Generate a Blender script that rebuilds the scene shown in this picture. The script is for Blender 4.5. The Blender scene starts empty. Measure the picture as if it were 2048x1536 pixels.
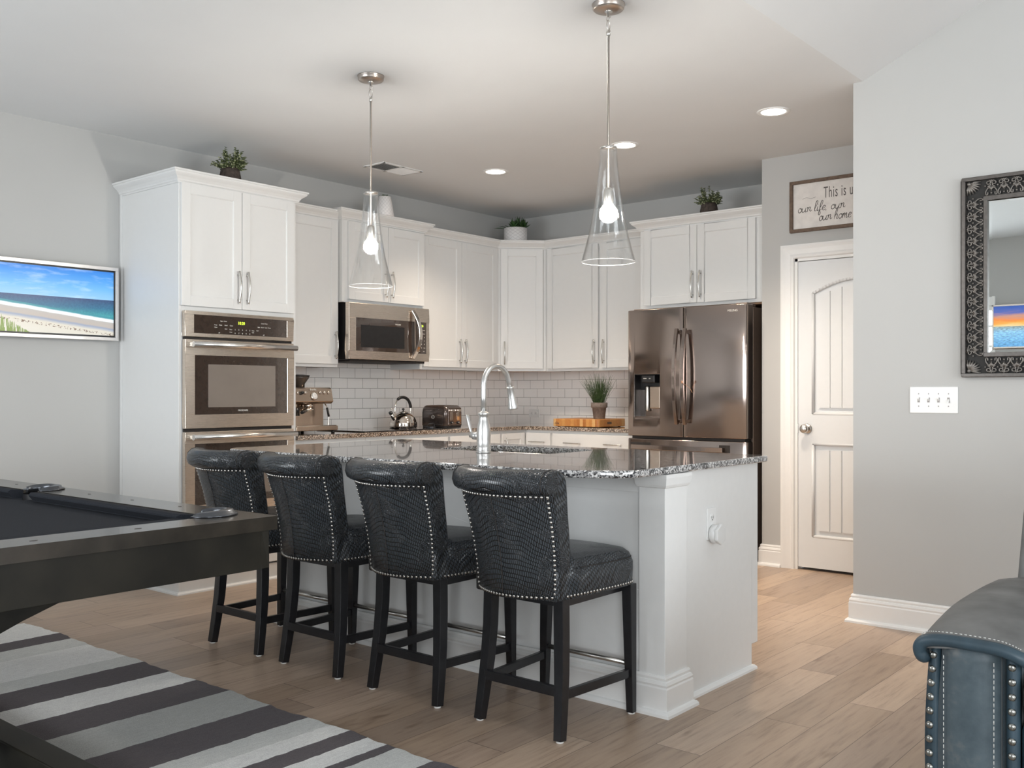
import bpy, bmesh, math, random
from mathutils import Vector, Matrix

random.seed(7)
SC = bpy.context.scene
COL = SC.collection
R = math.radians

# ---------------------------------------------------------------- camera
F_PX = 1948.3
YAW = math.atan2(2645.6 - 1024.0, F_PX)
cam_d = bpy.data.cameras.new('camera')
cam_d.sensor_fit = 'HORIZONTAL'; cam_d.sensor_width = 36.0
cam_d.lens = F_PX / 2048.0 * 36.0
cam_d.shift_y = (783.9 - 768.0) / 2048.0
cam_d.clip_start = 0.05; cam_d.clip_end = 100
cam = bpy.data.objects.new('camera', cam_d)
cam.location = (0, 0, 1.17)
cam.rotation_euler = (math.pi / 2, 0, YAW)
COL.objects.link(cam)
SC.camera = cam

# ---------------------------------------------------------------- view and world
SC.view_settings.view_transform = 'Standard'
SC.view_settings.look = 'None'
SC.view_settings.gamma = 1.0
SC.view_settings.use_curve_mapping = False
SC.view_settings.exposure = 0.34
W = bpy.data.worlds.new('world'); SC.world = W
W.use_nodes = True
bg = W.node_tree.nodes['Background']
bg.inputs[0].default_value = (0.75, 0.86, 1.0, 1)
bg.inputs[1].default_value = 1.2
SC.cycles.max_bounces = 10
SC.cycles.diffuse_bounces = 6
SC.cycles.glossy_bounces = 5
SC.cycles.transmission_bounces = 6
SC.cycles.transparent_max_bounces = 16
SC.cycles.caustics_reflective = False
SC.cycles.caustics_refractive = False
SC.cycles.sample_clamp_indirect = 6.0
SC.cycles.use_denoising = True

def area(name, loc, rot, sx, sy, power, color):
    d = bpy.data.lights.new(name, 'AREA'); d.shape = 'RECTANGLE'
    d.size = sx; d.size_y = sy; d.energy = power; d.color = color
    o = bpy.data.objects.new(name, d); o.location = loc; o.rotation_euler = rot
    COL.objects.link(o); return o
DAY = (0.965, 0.98, 1.0)
# daylight outside the mirrored window; the other two are added to brighten the room
area('daylight_window_1', (-3.85, -1.12, 1.32), (R(90), 0, 0), 2.3, 1.4, 100, DAY)
area('added_daylight_2', (1.35, -1.12, 1.32), (R(90), 0, 0), 2.3, 1.95, 98, DAY)
area('added_daylight_3', (3.32, 2.2, 1.45), (R(90), 0, R(90)), 2.8, 1.7, 105, DAY)

# ---------------------------------------------------------------- materials
def newmat(name):
    m = bpy.data.materials.new(name); m.use_nodes = True
    nt = m.node_tree; b = nt.nodes['Principled BSDF']
    return m, nt, b
def N(nt, typ, **kw):
    n = nt.nodes.new(typ)
    for k, v in kw.items():
        if k.startswith('i_'):
            n.inputs[k[2:].replace('_', ' ')].default_value = v
        else: setattr(n, k, v)
    return n
def lk(nt, a, b): nt.links.new(a, b)
def mathn(nt, op, a, b=None, c=None):
    n = nt.nodes.new('ShaderNodeMath'); n.operation = op
    for i, v in enumerate((a, b, c)):
        if v is None: continue
        if isinstance(v, (int, float)): n.inputs[i].default_value = v
        else: nt.links.new(v, n.inputs[i])
    return n.outputs[0]
def ramp(nt, fac, stops, interp='LINEAR'):
    n = nt.nodes.new('ShaderNodeValToRGB'); cr = n.color_ramp; cr.interpolation = interp
    while len(cr.elements) > 1: cr.elements.remove(cr.elements[-1])
    cr.elements[0].position = stops[0][0]; cr.elements[0].color = (*stops[0][1], 1)
    for p, c in stops[1:]:
        e = cr.elements.new(p); e.color = (*c, 1)
    nt.links.new(fac, n.inputs[0]); return n.outputs[0]
def mixc(nt, fac, a, b, blend='MIX'):
    n = nt.nodes.new('ShaderNodeMix'); n.data_type = 'RGBA'; n.blend_type = blend
    for i, v in ((0, fac), (6, a), (7, b)):
        if isinstance(v, (int, float)): n.inputs[i].default_value = v
        elif isinstance(v, tuple): n.inputs[i].default_value = (*v, 1) if len(v) == 3 else v
        else: nt.links.new(v, n.inputs[i])
    return n.outputs[2]
def coords(nt, kind='pos', scale=(1, 1, 1), rot=(0, 0, 0), loc=(0, 0, 0)):
    if kind == 'pos':
        s = N(nt, 'ShaderNodeNewGeometry').outputs['Position']
    else:
        s = N(nt, 'ShaderNodeTexCoord').outputs['Object']
    m = N(nt, 'ShaderNodeMapping'); m.inputs['Scale'].default_value = scale
    m.inputs['Rotation'].default_value = rot; m.inputs['Location'].default_value = loc
    lk(nt, s, m.inputs[0]); return m.outputs[0]
def noise(nt, vec, scale, detail=3, rough=.5):
    n = N(nt, 'ShaderNodeTexNoise'); n.inputs['Scale'].default_value = scale
    n.inputs['Detail'].default_value = detail; n.inputs['Roughness'].default_value = rough
    lk(nt, vec, n.inputs['Vector']); return n.outputs['Fac']
def bump(nt, b, h, strength, dist=.002):
    n = N(nt, 'ShaderNodeBump'); n.inputs['Strength'].default_value = strength
    n.inputs['Distance'].default_value = dist
    lk(nt, h, n.inputs['Height']); lk(nt, n.outputs[0], b.inputs['Normal']); return n

def simple(name, col, rough=.5, metal=0., spec=.5, nz=0., nscale=30, bmp=0., bscale=200, coat=0., kind='obj', bdist=.001):
    m, nt, b = newmat(name)
    b.inputs['Roughness'].default_value = rough; b.inputs['Metallic'].default_value = metal
    b.inputs['Specular IOR Level'].default_value = spec
    b.inputs['Coat Weight'].default_value = coat
    v = coords(nt, kind)
    f = noise(nt, v, nscale)
    a = tuple(max(0, c * (1 - nz)) for c in col); c2 = tuple(min(1, c * (1 + nz)) for c in col)
    lk(nt, ramp(nt, f, [(.3, a), (.7, c2)]), b.inputs['Base Color'])
    if bmp: bump(nt, b, noise(nt, v, bscale, 4), bmp, bdist)
    return m

M = {}
M['wall'] = simple('wall_paint', (.495, .495, .485), .75, spec=.25, nz=.01, nscale=3, bmp=.08, bscale=180)
M['ceil'] = simple('ceiling_paint', (.69, .70, .705), .85, spec=.2, nz=.01, nscale=3, bmp=.08, bscale=160)
M['trim'] = simple('trim_paint', (.83, .83, .82), .32, nz=.006)
M['cab'] = simple('cabinet_paint', (.71, .715, .71), .36, nz=.006)
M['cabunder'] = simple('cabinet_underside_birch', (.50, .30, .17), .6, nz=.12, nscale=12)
M['isl'] = simple('island_paint', (.76, .76, .75), .42, nz=.01)
M['door'] = simple('door_paint', (.74, .76, .775), .38, nz=.006)
M['plate'] = simple('white_plastic', (.80, .80, .79), .3, nz=.005)
M['black'] = simple('black_plastic', (.012, .012, .013), .3, nz=.2)
M['dark'] = simple('dark_gap', (.02, .016, .014), .7, nz=.2)
M['nickel'] = simple('brushed_nickel', (.62, .60, .57), .28, metal=1, nz=.04, nscale=80)
M['pull'] = simple('satin_nickel_pull', (.66, .65, .62), .25, metal=1, nz=.03, nscale=80)
M['chrome'] = simple('polished_steel', (.72, .66, .60), .08, metal=1, nz=.02)
M['rubber'] = simple('felt_glide', (.75, .74, .72), .7, nz=.05)
M['legwood'] = simple('black_lacquered_wood', (.010, .010, .012), .28, nz=.25, nscale=40, spec=.5)
M['nail'] = simple('pewter_nailhead', (.50, .48, .45), .25, metal=1, nz=.1, nscale=60)
M['canopy'] = simple('brushed_nickel_canopy', (.50, .45, .41), .3, metal=1, nz=.04, nscale=60)

def brushed(name, col, rough, direction=(2, 2, 420)):
    m, nt, b = newmat(name)
    b.inputs['Metallic'].default_value = 1
    v = coords(nt, 'pos', direction)
    f = noise(nt, v, 9, 4, .6)
    lk(nt, ramp(nt, f, [(.25, tuple(c * .975 for c in col)), (.75, tuple(min(1, c * 1.02) for c in col))]), b.inputs['Base Color'])
    r = N(nt, 'ShaderNodeMapRange'); r.inputs['To Min'].default_value = rough * .85; r.inputs['To Max'].default_value = rough * 1.2
    lk(nt, f, r.inputs[0]); lk(nt, r.outputs[0], b.inputs['Roughness'])
    return m
M['steel'] = brushed('brushed_stainless', (.70, .62, .54), .27)
M['steelbar'] = brushed('stainless_bar', (.80, .78, .75), .22)
M['bsteel'] = brushed('dark_bronze_stainless', (.36, .30, .27), .13)
M['bsteelside'] = simple('fridge_case_paint', (.19, .145, .12), .4, metal=.5, nz=.05)
M['copper'] = brushed('warm_steel_appliance', (.52, .42, .34), .25)
M['faucet'] = brushed('faucet_brushed_nickel', (.60, .595, .585), .32, (60, 60, 1))
M['ovenglass'] = simple('dark_oven_glass', (.045, .032, .026), .05, spec=.8, nz=.1, coat=.6)
M['ovenwin'] = simple('grey_oven_window', (.22, .19, .165), .06, spec=.8, nz=.06, nscale=6, coat=.5)
M['cook'] = simple('black_glass_cooktop', (.012, .011, .011), .04, spec=.7, nz=.1, coat=.5)
M['mirror'] = simple('mirror_silver', (.90, .93, .92), .01, metal=1, nz=.0)
M['txtw'] = simple('pale_print', (.75, .74, .70), .5, nz=.02)
M['txtg'] = simple('dark_print', (.09, .08, .075), .6, nz=.05)
M['txtgrey'] = simple('grey_print', (.33, .31, .30), .5, nz=.03)
M['stitch'] = simple('pale_stitching', (.50, .50, .48), .8, nz=.1)
M['terracotta'] = simple('grey_brown_clay', (.19, .155, .135), .9, nz=.25, nscale=60, bmp=.3, bscale=90)
M['brownpot'] = simple('dark_brown_pot', (.06, .045, .038), .8, nz=.5, nscale=50, bmp=.4, bscale=60)
M['whitepot'] = simple('white_glazed_pot', (.74, .73, .72), .4, nz=.01)
M['soil'] = simple('potting_moss', (.05, .045, .03), .95, nz=.4, nscale=80)
M['toastm'] = simple('dark_taupe_enamel', (.085, .065, .058), .18, metal=.55, nz=.05, coat=.5)
M['plug'] = simple('white_plug_plastic', (.72, .72, .71), .4, nz=.005)
M['soapgold'] = simple('copper_tag', (.6, .33, .2), .35, metal=.8, nz=.1)

def emis(name, col, s):
    m, nt, b = newmat(name)
    b.inputs['Base Color'].default_value = (*col, 1)
    b.inputs['Emission Color'].default_value = (*col, 1); b.inputs['Emission Strength'].default_value = s
    return m
M['can'] = emis('recessed_lamp_lens', (1, .93, .82), 9)
M['bulb'] = emis('lit_bulb_glass', (1, .93, .84), 380)
M['clock'] = emis('green_clock_segments', (.55, .8, .05), 1.6)

# thin clear glass: lets light and shadow rays through, mirrors at grazing angles
def thinglass(name, tint, edge=.25, base=.03, rough=.02, streak=False):
    m, nt, b = newmat(name)
    nt.nodes.remove(b)
    tr = N(nt, 'ShaderNodeBsdfTransparent'); tr.inputs[0].default_value = (*tint, 1)
    gl = N(nt, 'ShaderNodeBsdfGlossy'); gl.inputs['Roughness'].default_value = rough
    lw = N(nt, 'ShaderNodeLayerWeight'); lw.inputs[0].default_value = .5
    p = mathn(nt, 'POWER', lw.outputs['Facing'], 3.0)
    f = mathn(nt, 'MULTIPLY_ADD', p, edge, base)
    if streak:
        v = coords(nt, 'obj', (9, 9, 1.6))
        s = noise(nt, v, 7, 3, .6)
        s2 = mathn(nt, 'GREATER_THAN', s, .62)
        f = mathn(nt, 'ADD', f, mathn(nt, 'MULTIPLY', s2, .09))
        bn = N(nt, 'ShaderNodeBump'); bn.inputs['Strength'].default_value = .25; bn.inputs['Distance'].default_value = .004
        lk(nt, s, bn.inputs['Height']); lk(nt, bn.outputs[0], gl.inputs['Normal'])
    mx = N(nt, 'ShaderNodeMixShader')
    lk(nt, f, mx.inputs[0]); lk(nt, tr.outputs[0], mx.inputs[1]); lk(nt, gl.outputs[0], mx.inputs[2])
    lk(nt, mx.outputs[0], nt.nodes['Material Output'].inputs[0])
    return m
M['shade'] = thinglass('seeded_clear_glass', (.985, .988, .988), .85, .035, .02, True)
M['pane'] = thinglass('window_glass', (.97, .98, .98), .3, .02)

def floor_mat():
    m, nt, b = newmat('oak_plank_floor')
    g = N(nt, 'ShaderNodeNewGeometry').outputs['Position']
    sx = N(nt, 'ShaderNodeSeparateXYZ'); lk(nt, g, sx.inputs[0])
    X, Y = sx.outputs[0], sx.outputs[1]
    WID = .167
    u = mathn(nt, 'DIVIDE', mathn(nt, 'ADD', X, 1.7055 + WID * 60), WID)
    row = mathn(nt, 'FLOOR', u); fu = mathn(nt, 'SUBTRACT', u, row)
    wn = N(nt, 'ShaderNodeTexWhiteNoise'); wn.noise_dimensions = '1D'; lk(nt, row, wn.inputs['W'])
    v = mathn(nt, 'DIVIDE', mathn(nt, 'ADD', Y, mathn(nt, 'MULTIPLY_ADD', wn.outputs[0], 3.0, 20)), 1.15)
    col = mathn(nt, 'FLOOR', v); fv = mathn(nt, 'SUBTRACT', v, col)
    cid = N(nt, 'ShaderNodeCombineXYZ'); lk(nt, row, cid.inputs[0]); lk(nt, col, cid.inputs[1])
    w2 = N(nt, 'ShaderNodeTexWhiteNoise'); w2.noise_dimensions = '3D'; lk(nt, cid.outputs[0], w2.inputs['Vector'])
    base = ramp(nt, w2.outputs[0], [(0, (.36, .265, .193)), (.3, (.44, .33, .243)), (.6, (.50, .38, .285)), (.85, (.415, .31, .235)), (1, (.32, .24, .182))])
    # grain: stretched along the plank, shifted per plank
    sh = N(nt, 'ShaderNodeVectorMath'); sh.operation = 'MULTIPLY_ADD'
    lk(nt, w2.outputs['Color'], sh.inputs[0]); sh.inputs[1].default_value = (9, 9, 9); lk(nt, g, sh.inputs[2])
    mp = N(nt, 'ShaderNodeMapping'); mp.inputs['Scale'].default_value = (26, 1.9, 1); lk(nt, sh.outputs[0], mp.inputs[0])
    gr = noise(nt, mp.outputs[0], 2.2, 7, .62)
    gc = ramp(nt, gr, [(.28, (.62, .58, .55)), (.46, (.92, .90, .89)), (.6, (1.0, 1.0, 1.0)), (.8, (1.08, 1.07, 1.05))])
    c = mixc(nt, 1.0, base, gc, 'MULTIPLY')
    mp2 = N(nt, 'ShaderNodeMapping'); mp2.inputs['Scale'].default_value = (7, 1.6, 1); lk(nt, sh.outputs[0], mp2.inputs[0])
    kn = noise(nt, mp2.outputs[0], 1.6, 3, .6)
    kc = ramp(nt, kn, [(.26, (.55, .5, .46)), (.36, (1, 1, 1))])
    c = mixc(nt, .8, c, kc, 'MULTIPLY')
    e1 = mathn(nt, 'LESS_THAN', fu, .012)
    e2 = mathn(nt, 'LESS_THAN', fv, .0022)
    e = mathn(nt, 'MAXIMUM', e1, e2)
    c = mixc(nt, e, c, (.09, .06, .045))
    lk(nt, c, b.inputs['Base Color'])
    rr = N(nt, 'ShaderNodeMapRange'); rr.inputs['To Min'].default_value = .30; rr.inputs['To Max'].default_value = .44
    lk(nt, gr, rr.inputs[0]); lk(nt, rr.outputs[0], b.inputs['Roughness'])
    hh = mathn(nt, 'SUBTRACT', mathn(nt, 'MULTIPLY', gr, .35), mathn(nt, 'MULTIPLY', e, 1.0))
    bump(nt, b, hh, .25, .0012)
    return m
M['floor'] = floor_mat()

def granite(name, stops, sc=1.0):
    m, nt, b = newmat(name)
    v = coords(nt, 'pos', (sc, sc, sc))
    vo = N(nt, 'ShaderNodeTexVoronoi'); vo.inputs['Scale'].default_value = 165; lk(nt, v, vo.inputs['Vector'])
    n2 = noise(nt, v, 70, 3, .7)
    w = N(nt, 'ShaderNodeSeparateColor'); lk(nt, vo.outputs['Color'], w.inputs[0])
    f = mathn(nt, 'ADD', mathn(nt, 'MULTIPLY', w.outputs[0], .72), mathn(nt, 'MULTIPLY', n2, .32))
    lk(nt, ramp(nt, f, stops), b.inputs['Base Color'])
    b.inputs['Roughness'].default_value = .07
    b.inputs['Specular IOR Level'].default_value = 1.0
    b.inputs['Coat Weight'].default_value = .75; b.inputs['Coat Roughness'].default_value = .02; b.inputs['Coat IOR'].default_value = 1.6
    return m
M['granite'] = granite('black_white_granite', [(.18, (.012, .012, .014)), (.34, (.05, .052, .058)), (.5, (.21, .205, .205)), (.68, (.46, .455, .45)), (.9, (.74, .73, .72))])
M['granite_warmlit'] = granite('granite_warm_light_tint', [(.18, (.014, .010, .008)), (.34, (.07, .045, .03)), (.5, (.20, .14, .10)), (.68, (.40, .32, .25)), (.9, (.60, .52, .45))])  # same stone, browned in colour for the warm light on the wall worktop

def tile_mat(name, axis):
    m, nt, b = newmat(name)
    g = N(nt, 'ShaderNodeNewGeometry').outputs['Position']
    sx = N(nt, 'ShaderNodeSeparateXYZ'); lk(nt, g, sx.inputs[0])
    cb = N(nt, 'ShaderNodeCombineXYZ')
    lk(nt, sx.outputs[axis], cb.inputs[0]); lk(nt, mathn(nt, 'SUBTRACT', sx.outputs[2], .888 - .0), cb.inputs[1])
    br = N(nt, 'ShaderNodeTexBrick')
    br.inputs['Scale'].default_value = 1; br.inputs['Brick Width'].default_value = .155
    br.inputs['Row Height'].default_value = .0775; br.inputs['Mortar Size'].default_value = .0013
    br.inputs['Mortar Smooth'].default_value = .1
    br.inputs['Color1'].default_value = (.92, .905, .89, 1); br.inputs['Color2'].default_value = (.93, .915, .90, 1)
    br.inputs['Mortar'].default_value = (.20, .185, .17, 1)
    lk(nt, cb.outputs[0], br.inputs['Vector'])
    lk(nt, br.outputs['Color'], b.inputs['Base Color'])
    b.inputs['Roughness'].default_value = .12
    bump(nt, b, mathn(nt, 'SUBTRACT', 1.0, br.outputs['Fac']), .5, .001)
    return m
M['tileA'] = tile_mat('subway_tile_side', 1)
M['tileB'] = tile_mat('subway_tile_back', 0)

def croc(name):
    m, nt, b = newmat(name)
    v0 = coords(nt, 'obj')
    wv = N(nt, 'ShaderNodeTexNoise'); wv.inputs['Scale'].default_value = 9; wv.inputs['Detail'].default_value = 1; lk(nt, v0, wv.inputs['Vector'])
    off = N(nt, 'ShaderNodeVectorMath'); off.operation = 'MULTIPLY_ADD'
    lk(nt, wv.outputs['Color'], off.inputs[0]); off.inputs[1].default_value = (.022, .014, .034); lk(nt, v0, off.inputs[2])
    sx = N(nt, 'ShaderNodeSeparateXYZ'); lk(nt, off.outputs[0], sx.inputs[0])
    cb = N(nt, 'ShaderNodeCombineXYZ')
    lk(nt, mathn(nt, 'ADD', sx.outputs[0], mathn(nt, 'MULTIPLY', sx.outputs[1], .45)), cb.inputs[0])
    lk(nt, mathn(nt, 'ADD', sx.outputs[2], mathn(nt, 'MULTIPLY', sx.outputs[1], .85)), cb.inputs[1])
    br = N(nt, 'ShaderNodeTexBrick'); br.inputs['Scale'].default_value = 1
    br.inputs['Brick Width'].default_value = .0082; br.inputs['Row Height'].default_value = .0138
    br.inputs['Mortar Size'].default_value = .0020; br.inputs['Mortar Smooth'].default_value = .8
    lk(nt, cb.outputs[0], br.inputs['Vector'])
    cell = mathn(nt, 'SUBTRACT', 1.0, br.outputs['Fac'])
    vo = N(nt, 'ShaderNodeTexVoronoi'); vo.feature = 'DISTANCE_TO_EDGE'; vo.inputs['Scale'].default_value = 190; lk(nt, v0, vo.inputs['Vector'])
    peb = mathn(nt, 'MINIMUM', mathn(nt, 'MULTIPLY', vo.outputs['Distance'], 5), 1)
    msk = ramp(nt, noise(nt, v0, 11, 1), [(.54, (0, 0, 0)), (.64, (1, 1, 1))])
    mixh = mixc(nt, msk, cell, peb)
    lk(nt, ramp(nt, mixh, [(0, (.002, .0022, .0026)), (.5, (.015, .0175, .021)), (1, (.040, .047, .055))]), b.inputs['Base Color'])  # highlights painted in as lighter ridges, crease shade as darker valleys
    b.inputs['Roughness'].default_value = .27
    b.inputs['Specular IOR Level'].default_value = .62
    bump(nt, b, mixh, .9, .0024)
    return m
M['croc'] = croc('black_embossed_leather_painted_sheen')
def suede():
    m, nt, b = newmat('blue_grey_distressed_leather')
    v = coords(nt, 'obj')
    n1 = noise(nt, v, 5, 4, .6); n2 = noise(nt, v, 60, 4, .6)
    f = mathn(nt, 'ADD', mathn(nt, 'MULTIPLY', n1, .75), mathn(nt, 'MULTIPLY', n2, .25))
    lk(nt, ramp(nt, f, [(.32, (.030, .048, .060)), (.5, (.055, .078, .092)), (.62, (.12, .125, .125)), (.75, (.17, .165, .155))]), b.inputs['Base Color'])
    b.inputs['Roughness'].default_value = .5; b.inputs['Sheen Weight'].default_value = .15
    bump(nt, b, n2, .25, .0015)
    return m
M['suede'] = suede()
M['suedeblue'] = simple('dark_teal_leather', (.028, .052, .070), .45, nz=.25, nscale=12, bmp=.2, bscale=80)
M['suedegrey'] = simple('worn_grey_leather', (.115, .115, .112), .55, nz=.35, nscale=9, bmp=.2, bscale=80)

def rug_mat():
    m, nt, b = newmat('striped_rug_pile')
    g = N(nt, 'ShaderNodeNewGeometry').outputs['Position']
    nz = N(nt, 'ShaderNodeTexNoise'); nz.inputs['Scale'].default_value = 26; nz.inputs['Detail'].default_value = 4; lk(nt, g, nz.inputs['Vector'])
    sx = N(nt, 'ShaderNodeSeparateXYZ'); lk(nt, g, sx.inputs[0])
    x = mathn(nt, 'ADD', sx.outputs[0], mathn(nt, 'MULTIPLY', mathn(nt, 'SUBTRACT', nz.outputs[0], .5), .018))
    f = mathn(nt, 'DIVIDE', mathn(nt, 'ADD', x, 5.0), 6.2)
    Wh, Dk, Lg, Mg = (.93, .93, .91), (.165, .150, .157), (.76, .77, .745), (.56, .57, .55)
    xs = [(-5.0, Wh), (-4.68, Dk), (-4.53, Lg), (-4.36, Wh), (-4.05, Lg), (-3.89, Dk), (-3.675, Wh), (-3.485, Dk), (-3.268, Mg), (-3.01, Dk),
          (-2.79, Lg), (-2.66, Wh), (-2.575, Dk), (-2.465, Wh), (-2.365, Dk), (-2.315, Lg), (-2.165, Dk), (-2.0, Lg), (-1.8, Dk), (-1.6, Wh), (-1.4, Dk), (-1.2, Lg), (-.9, Dk), (-.6, Wh), (-.3, Dk), (0, Lg)]
    c = ramp(nt, f, [((a + 5.0) / 6.2, k) for a, k in xs], 'CONSTANT')
    pile = noise(nt, g, 260, 4, .7)
    mp = N(nt, 'ShaderNodeMapping'); mp.inputs['Scale'].default_value = (30, 5, 1); lk(nt, g, mp.inputs[0])
    st = noise(nt, mp.outputs[0], 4, 4, .6)
    c = mixc(nt, 1, c, ramp(nt, pile, [(.3, (.80, .80, .80)), (.6, (1.04, 1.04, 1.04))]), 'MULTIPLY')
    c = mixc(nt, .5, c, ramp(nt, st, [(.3, (.80, .79, .80)), (.6, (1.03, 1.03, 1.03))]), 'MULTIPLY')
    lk(nt, c, b.inputs['Base Color'])
    b.inputs['Roughness'].default_value = .95; b.inputs['Specular IOR Level'].default_value = .1
    bump(nt, b, mathn(nt, 'ADD', pile, mathn(nt, 'MULTIPLY', st, .6)), 1.0, .006)
    return m
M['rug'] = rug_mat()
M['felt'] = simple('dark_charcoal_cloth', (.018, .020, .025), .95, spec=.15, nz=.25, nscale=300, bmp=.3, bscale=900)
M['poolwood'] = simple('dark_bronze_wood', (.030, .025, .019), .22, spec=.5, nz=.25, nscale=14, coat=.15)
M['poolside'] = simple('dark_stained_wood', (.015, .013, .009), .45, spec=.22, nz=.35, nscale=7)
M['pocket'] = simple('gunmetal_pocket', (.10, .105, .115), .25, metal=.8, nz=.1)
M['framemir'] = simple('antique_pewter_frame', (.11, .10, .093), .38, metal=.5, nz=.15, nscale=60)
M['framebk'] = simple('frame_recess', (.02, .019, .018), .7, nz=.2)
M['silver'] = simple('silver_frame', (.75, .72, .70), .3, metal=.8, nz=.05)
M['signwood'] = simple('walnut_sign_frame', (.12, .078, .052), .6, nz=.25, nscale=40)
M['signface'] = simple('whitewashed_board', (.72, .69, .66), .8, nz=.06, nscale=25)
M['leafg'] = simple('muted_green_leaves', (.085, .11, .040), .6, nz=.5, nscale=70)
M['leafpale'] = simple('pale_green_buds', (.32, .34, .20), .6, nz=.3, nscale=70)
M['leafd'] = simple('succulent_green', (.035, .085, .022), .45, nz=.5, nscale=50)
M['grass'] = simple('grass_blade_green', (.060, .105, .035), .55, nz=.55, nscale=40)
M['blind'] = simple('white_blind_slat', (.8, .82, .85), .5, nz=.01)
M['wire'] = simple('black_cord', (.015, .014, .014), .5, nz=.1)

def board_mat():
    m, nt, b = newmat('butcher_block')
    g = coords(nt, 'pos')
    sx = N(nt, 'ShaderNodeSeparateXYZ'); lk(nt, g, sx.inputs[0])
    s = mathn(nt, 'FLOOR', mathn(nt, 'MULTIPLY', mathn(nt, 'ADD', sx.outputs[0], mathn(nt, 'MULTIPLY', sx.outputs[1], .35)), 34))
    w = N(nt, 'ShaderNodeTexWhiteNoise'); w.noise_dimensions = '1D'; lk(nt, s, w.inputs['W'])
    c = ramp(nt, w.outputs[0], [(0, (.40, .15, .035)), (.35, (.52, .22, .06)), (.7, (.60, .30, .09)), (1, (.68, .42, .18))])
    n = noise(nt, g, 60, 4)
    lk(nt, mixc(nt, .4, c, ramp(nt, n, [(.3, (.7, .65, .6)), (.7, (1.1, 1.1, 1.1))]), 'MULTIPLY'), b.inputs['Base Color'])
    b.inputs['Roughness'].default_value = .4
    return m
M['board'] = board_mat()

def pot_pattern(name, sc):
    m, nt, b = newmat(name)
    tc = N(nt, 'ShaderNodeTexCoord').outputs['Object']
    sx = N(nt, 'ShaderNodeSeparateXYZ'); lk(nt, tc, sx.inputs[0])
    an = mathn(nt, 'ARCTAN2', sx.outputs[1], sx.outputs[0])
    a = mathn(nt, 'MULTIPLY', an, 7.0); z = mathn(nt, 'MULTIPLY', sx.outputs[2], sc)
    d1 = mathn(nt, 'ABSOLUTE', mathn(nt, 'SINE', mathn(nt, 'ADD', a, z)))
    d2 = mathn(nt, 'ABSOLUTE', mathn(nt, 'SINE', mathn(nt, 'SUBTRACT', a, z)))
    d = mathn(nt, 'MINIMUM', d1, d2)
    lk(nt, ramp(nt, d, [(.0, (.50, .49, .50)), (.22, (.78, .77, .77))]), b.inputs['Base Color'])
    b.inputs['Roughness'].default_value = .5
    bump(nt, b, mathn(nt, 'MINIMUM', d, .3), .8, .004)
    return m
M['potpat'] = pot_pattern('diamond_embossed_ceramic', 110)

def beach_mat():
    m, nt, b = newmat('glowing_beach_photograph')
    g = N(nt, 'ShaderNodeNewGeometry').outputs['Position']
    sx = N(nt, 'ShaderNodeSeparateXYZ'); lk(nt, g, sx.inputs[0])
    t = mathn(nt, 'DIVIDE', mathn(nt, 'SUBTRACT', sx.outputs[1], 2.24), .77)
    z = mathn(nt, 'DIVIDE', mathn(nt, 'SUBTRACT', sx.outputs[2], 1.512), .383)
    n = noise(nt, g, 9, 5, .6); nf = noise(nt, g, 90, 3, .7)
    clo = N(nt, 'ShaderNodeMapping'); clo.inputs['Scale'].default_value = (1, 4, 22); lk(nt, g, clo.inputs[0])
    cl = noise(nt, clo.outputs[0], 1.4, 4, .6)
    sky = ramp(nt, z, [(.555, (.27, .52, .82)), (.72, (.14, .42, .80)), (.9, (.045, .27, .72)), (1, (.025, .20, .66))])
    sky = mixc(nt, ramp(nt, cl, [(.5, (0, 0, 0)), (.75, (.45, .45, .45))]), sky, (.62, .78, .92))
    k = mathn(nt, 'ADD', z, mathn(nt, 'MULTIPLY', t, .22))
    k = mathn(nt, 'ADD', k, mathn(nt, 'MULTIPLY', mathn(nt, 'SUBTRACT', n, .5), .03))
    land = ramp(nt, k, [(.0, (.70, .68, .62)), (.26, (.66, .62, .54)), (.31, (.28, .33, .45)), (.335, (.47, .42, .38)), (.41, (.45, .42, .40)), (.425, (.85, .88, .90)), (.46, (.80, .86, .88)), (.475, (.05, .27, .32)), (.56, (.04, .22, .32))])
    sea = ramp(nt, z, [(.30, (.05, .30, .34)), (.42, (.03, .14, .25)), (.555, (.035, .07, .17))])
    sea = mixc(nt, .35, sea, ramp(nt, nf, [(.3, (.5, .5, .6)), (.7, (1.6, 1.6, 1.5))]), 'MULTIPLY')
    c = mixc(nt, mathn(nt, 'GREATER_THAN', k, .50), land, sea)
    c = mixc(nt, mathn(nt, 'GREATER_THAN', z, .555), c, sky)
    # wrack line and dune grass
    wr = mathn(nt, 'MULTIPLY', mathn(nt, 'LESS_THAN', mathn(nt, 'ABSOLUTE', mathn(nt, 'SUBTRACT', k, .225)), .02), mathn(nt, 'GREATER_THAN', nf, .56))
    c = mixc(nt, wr, c, (.20, .13, .09))
    gm = N(nt, 'ShaderNodeMapping'); gm.inputs['Scale'].default_value = (1, 130, 9); lk(nt, g, gm.inputs[0])
    gn = noise(nt, gm.outputs[0], 1.0, 3, .6)
    hgt = mathn(nt, 'SUBTRACT', .34, mathn(nt, 'MULTIPLY', t, 1.0))
    ga = mathn(nt, 'MULTIPLY', mathn(nt, 'LESS_THAN', z, mathn(nt, 'MULTIPLY', hgt, mathn(nt, 'MULTIPLY', gn, 2.0))), mathn(nt, 'GREATER_THAN', gn, .47))
    c = mixc(nt, ga, c, (.22, .30, .08))
    lk(nt, c, b.inputs['Base Color']); b.inputs['Roughness'].default_value = .35
    lk(nt, c, b.inputs['Emission Color']); b.inputs['Emission Strength'].default_value = .22  # faint glow added to brighten the print, which is no lamp
    return m
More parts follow.
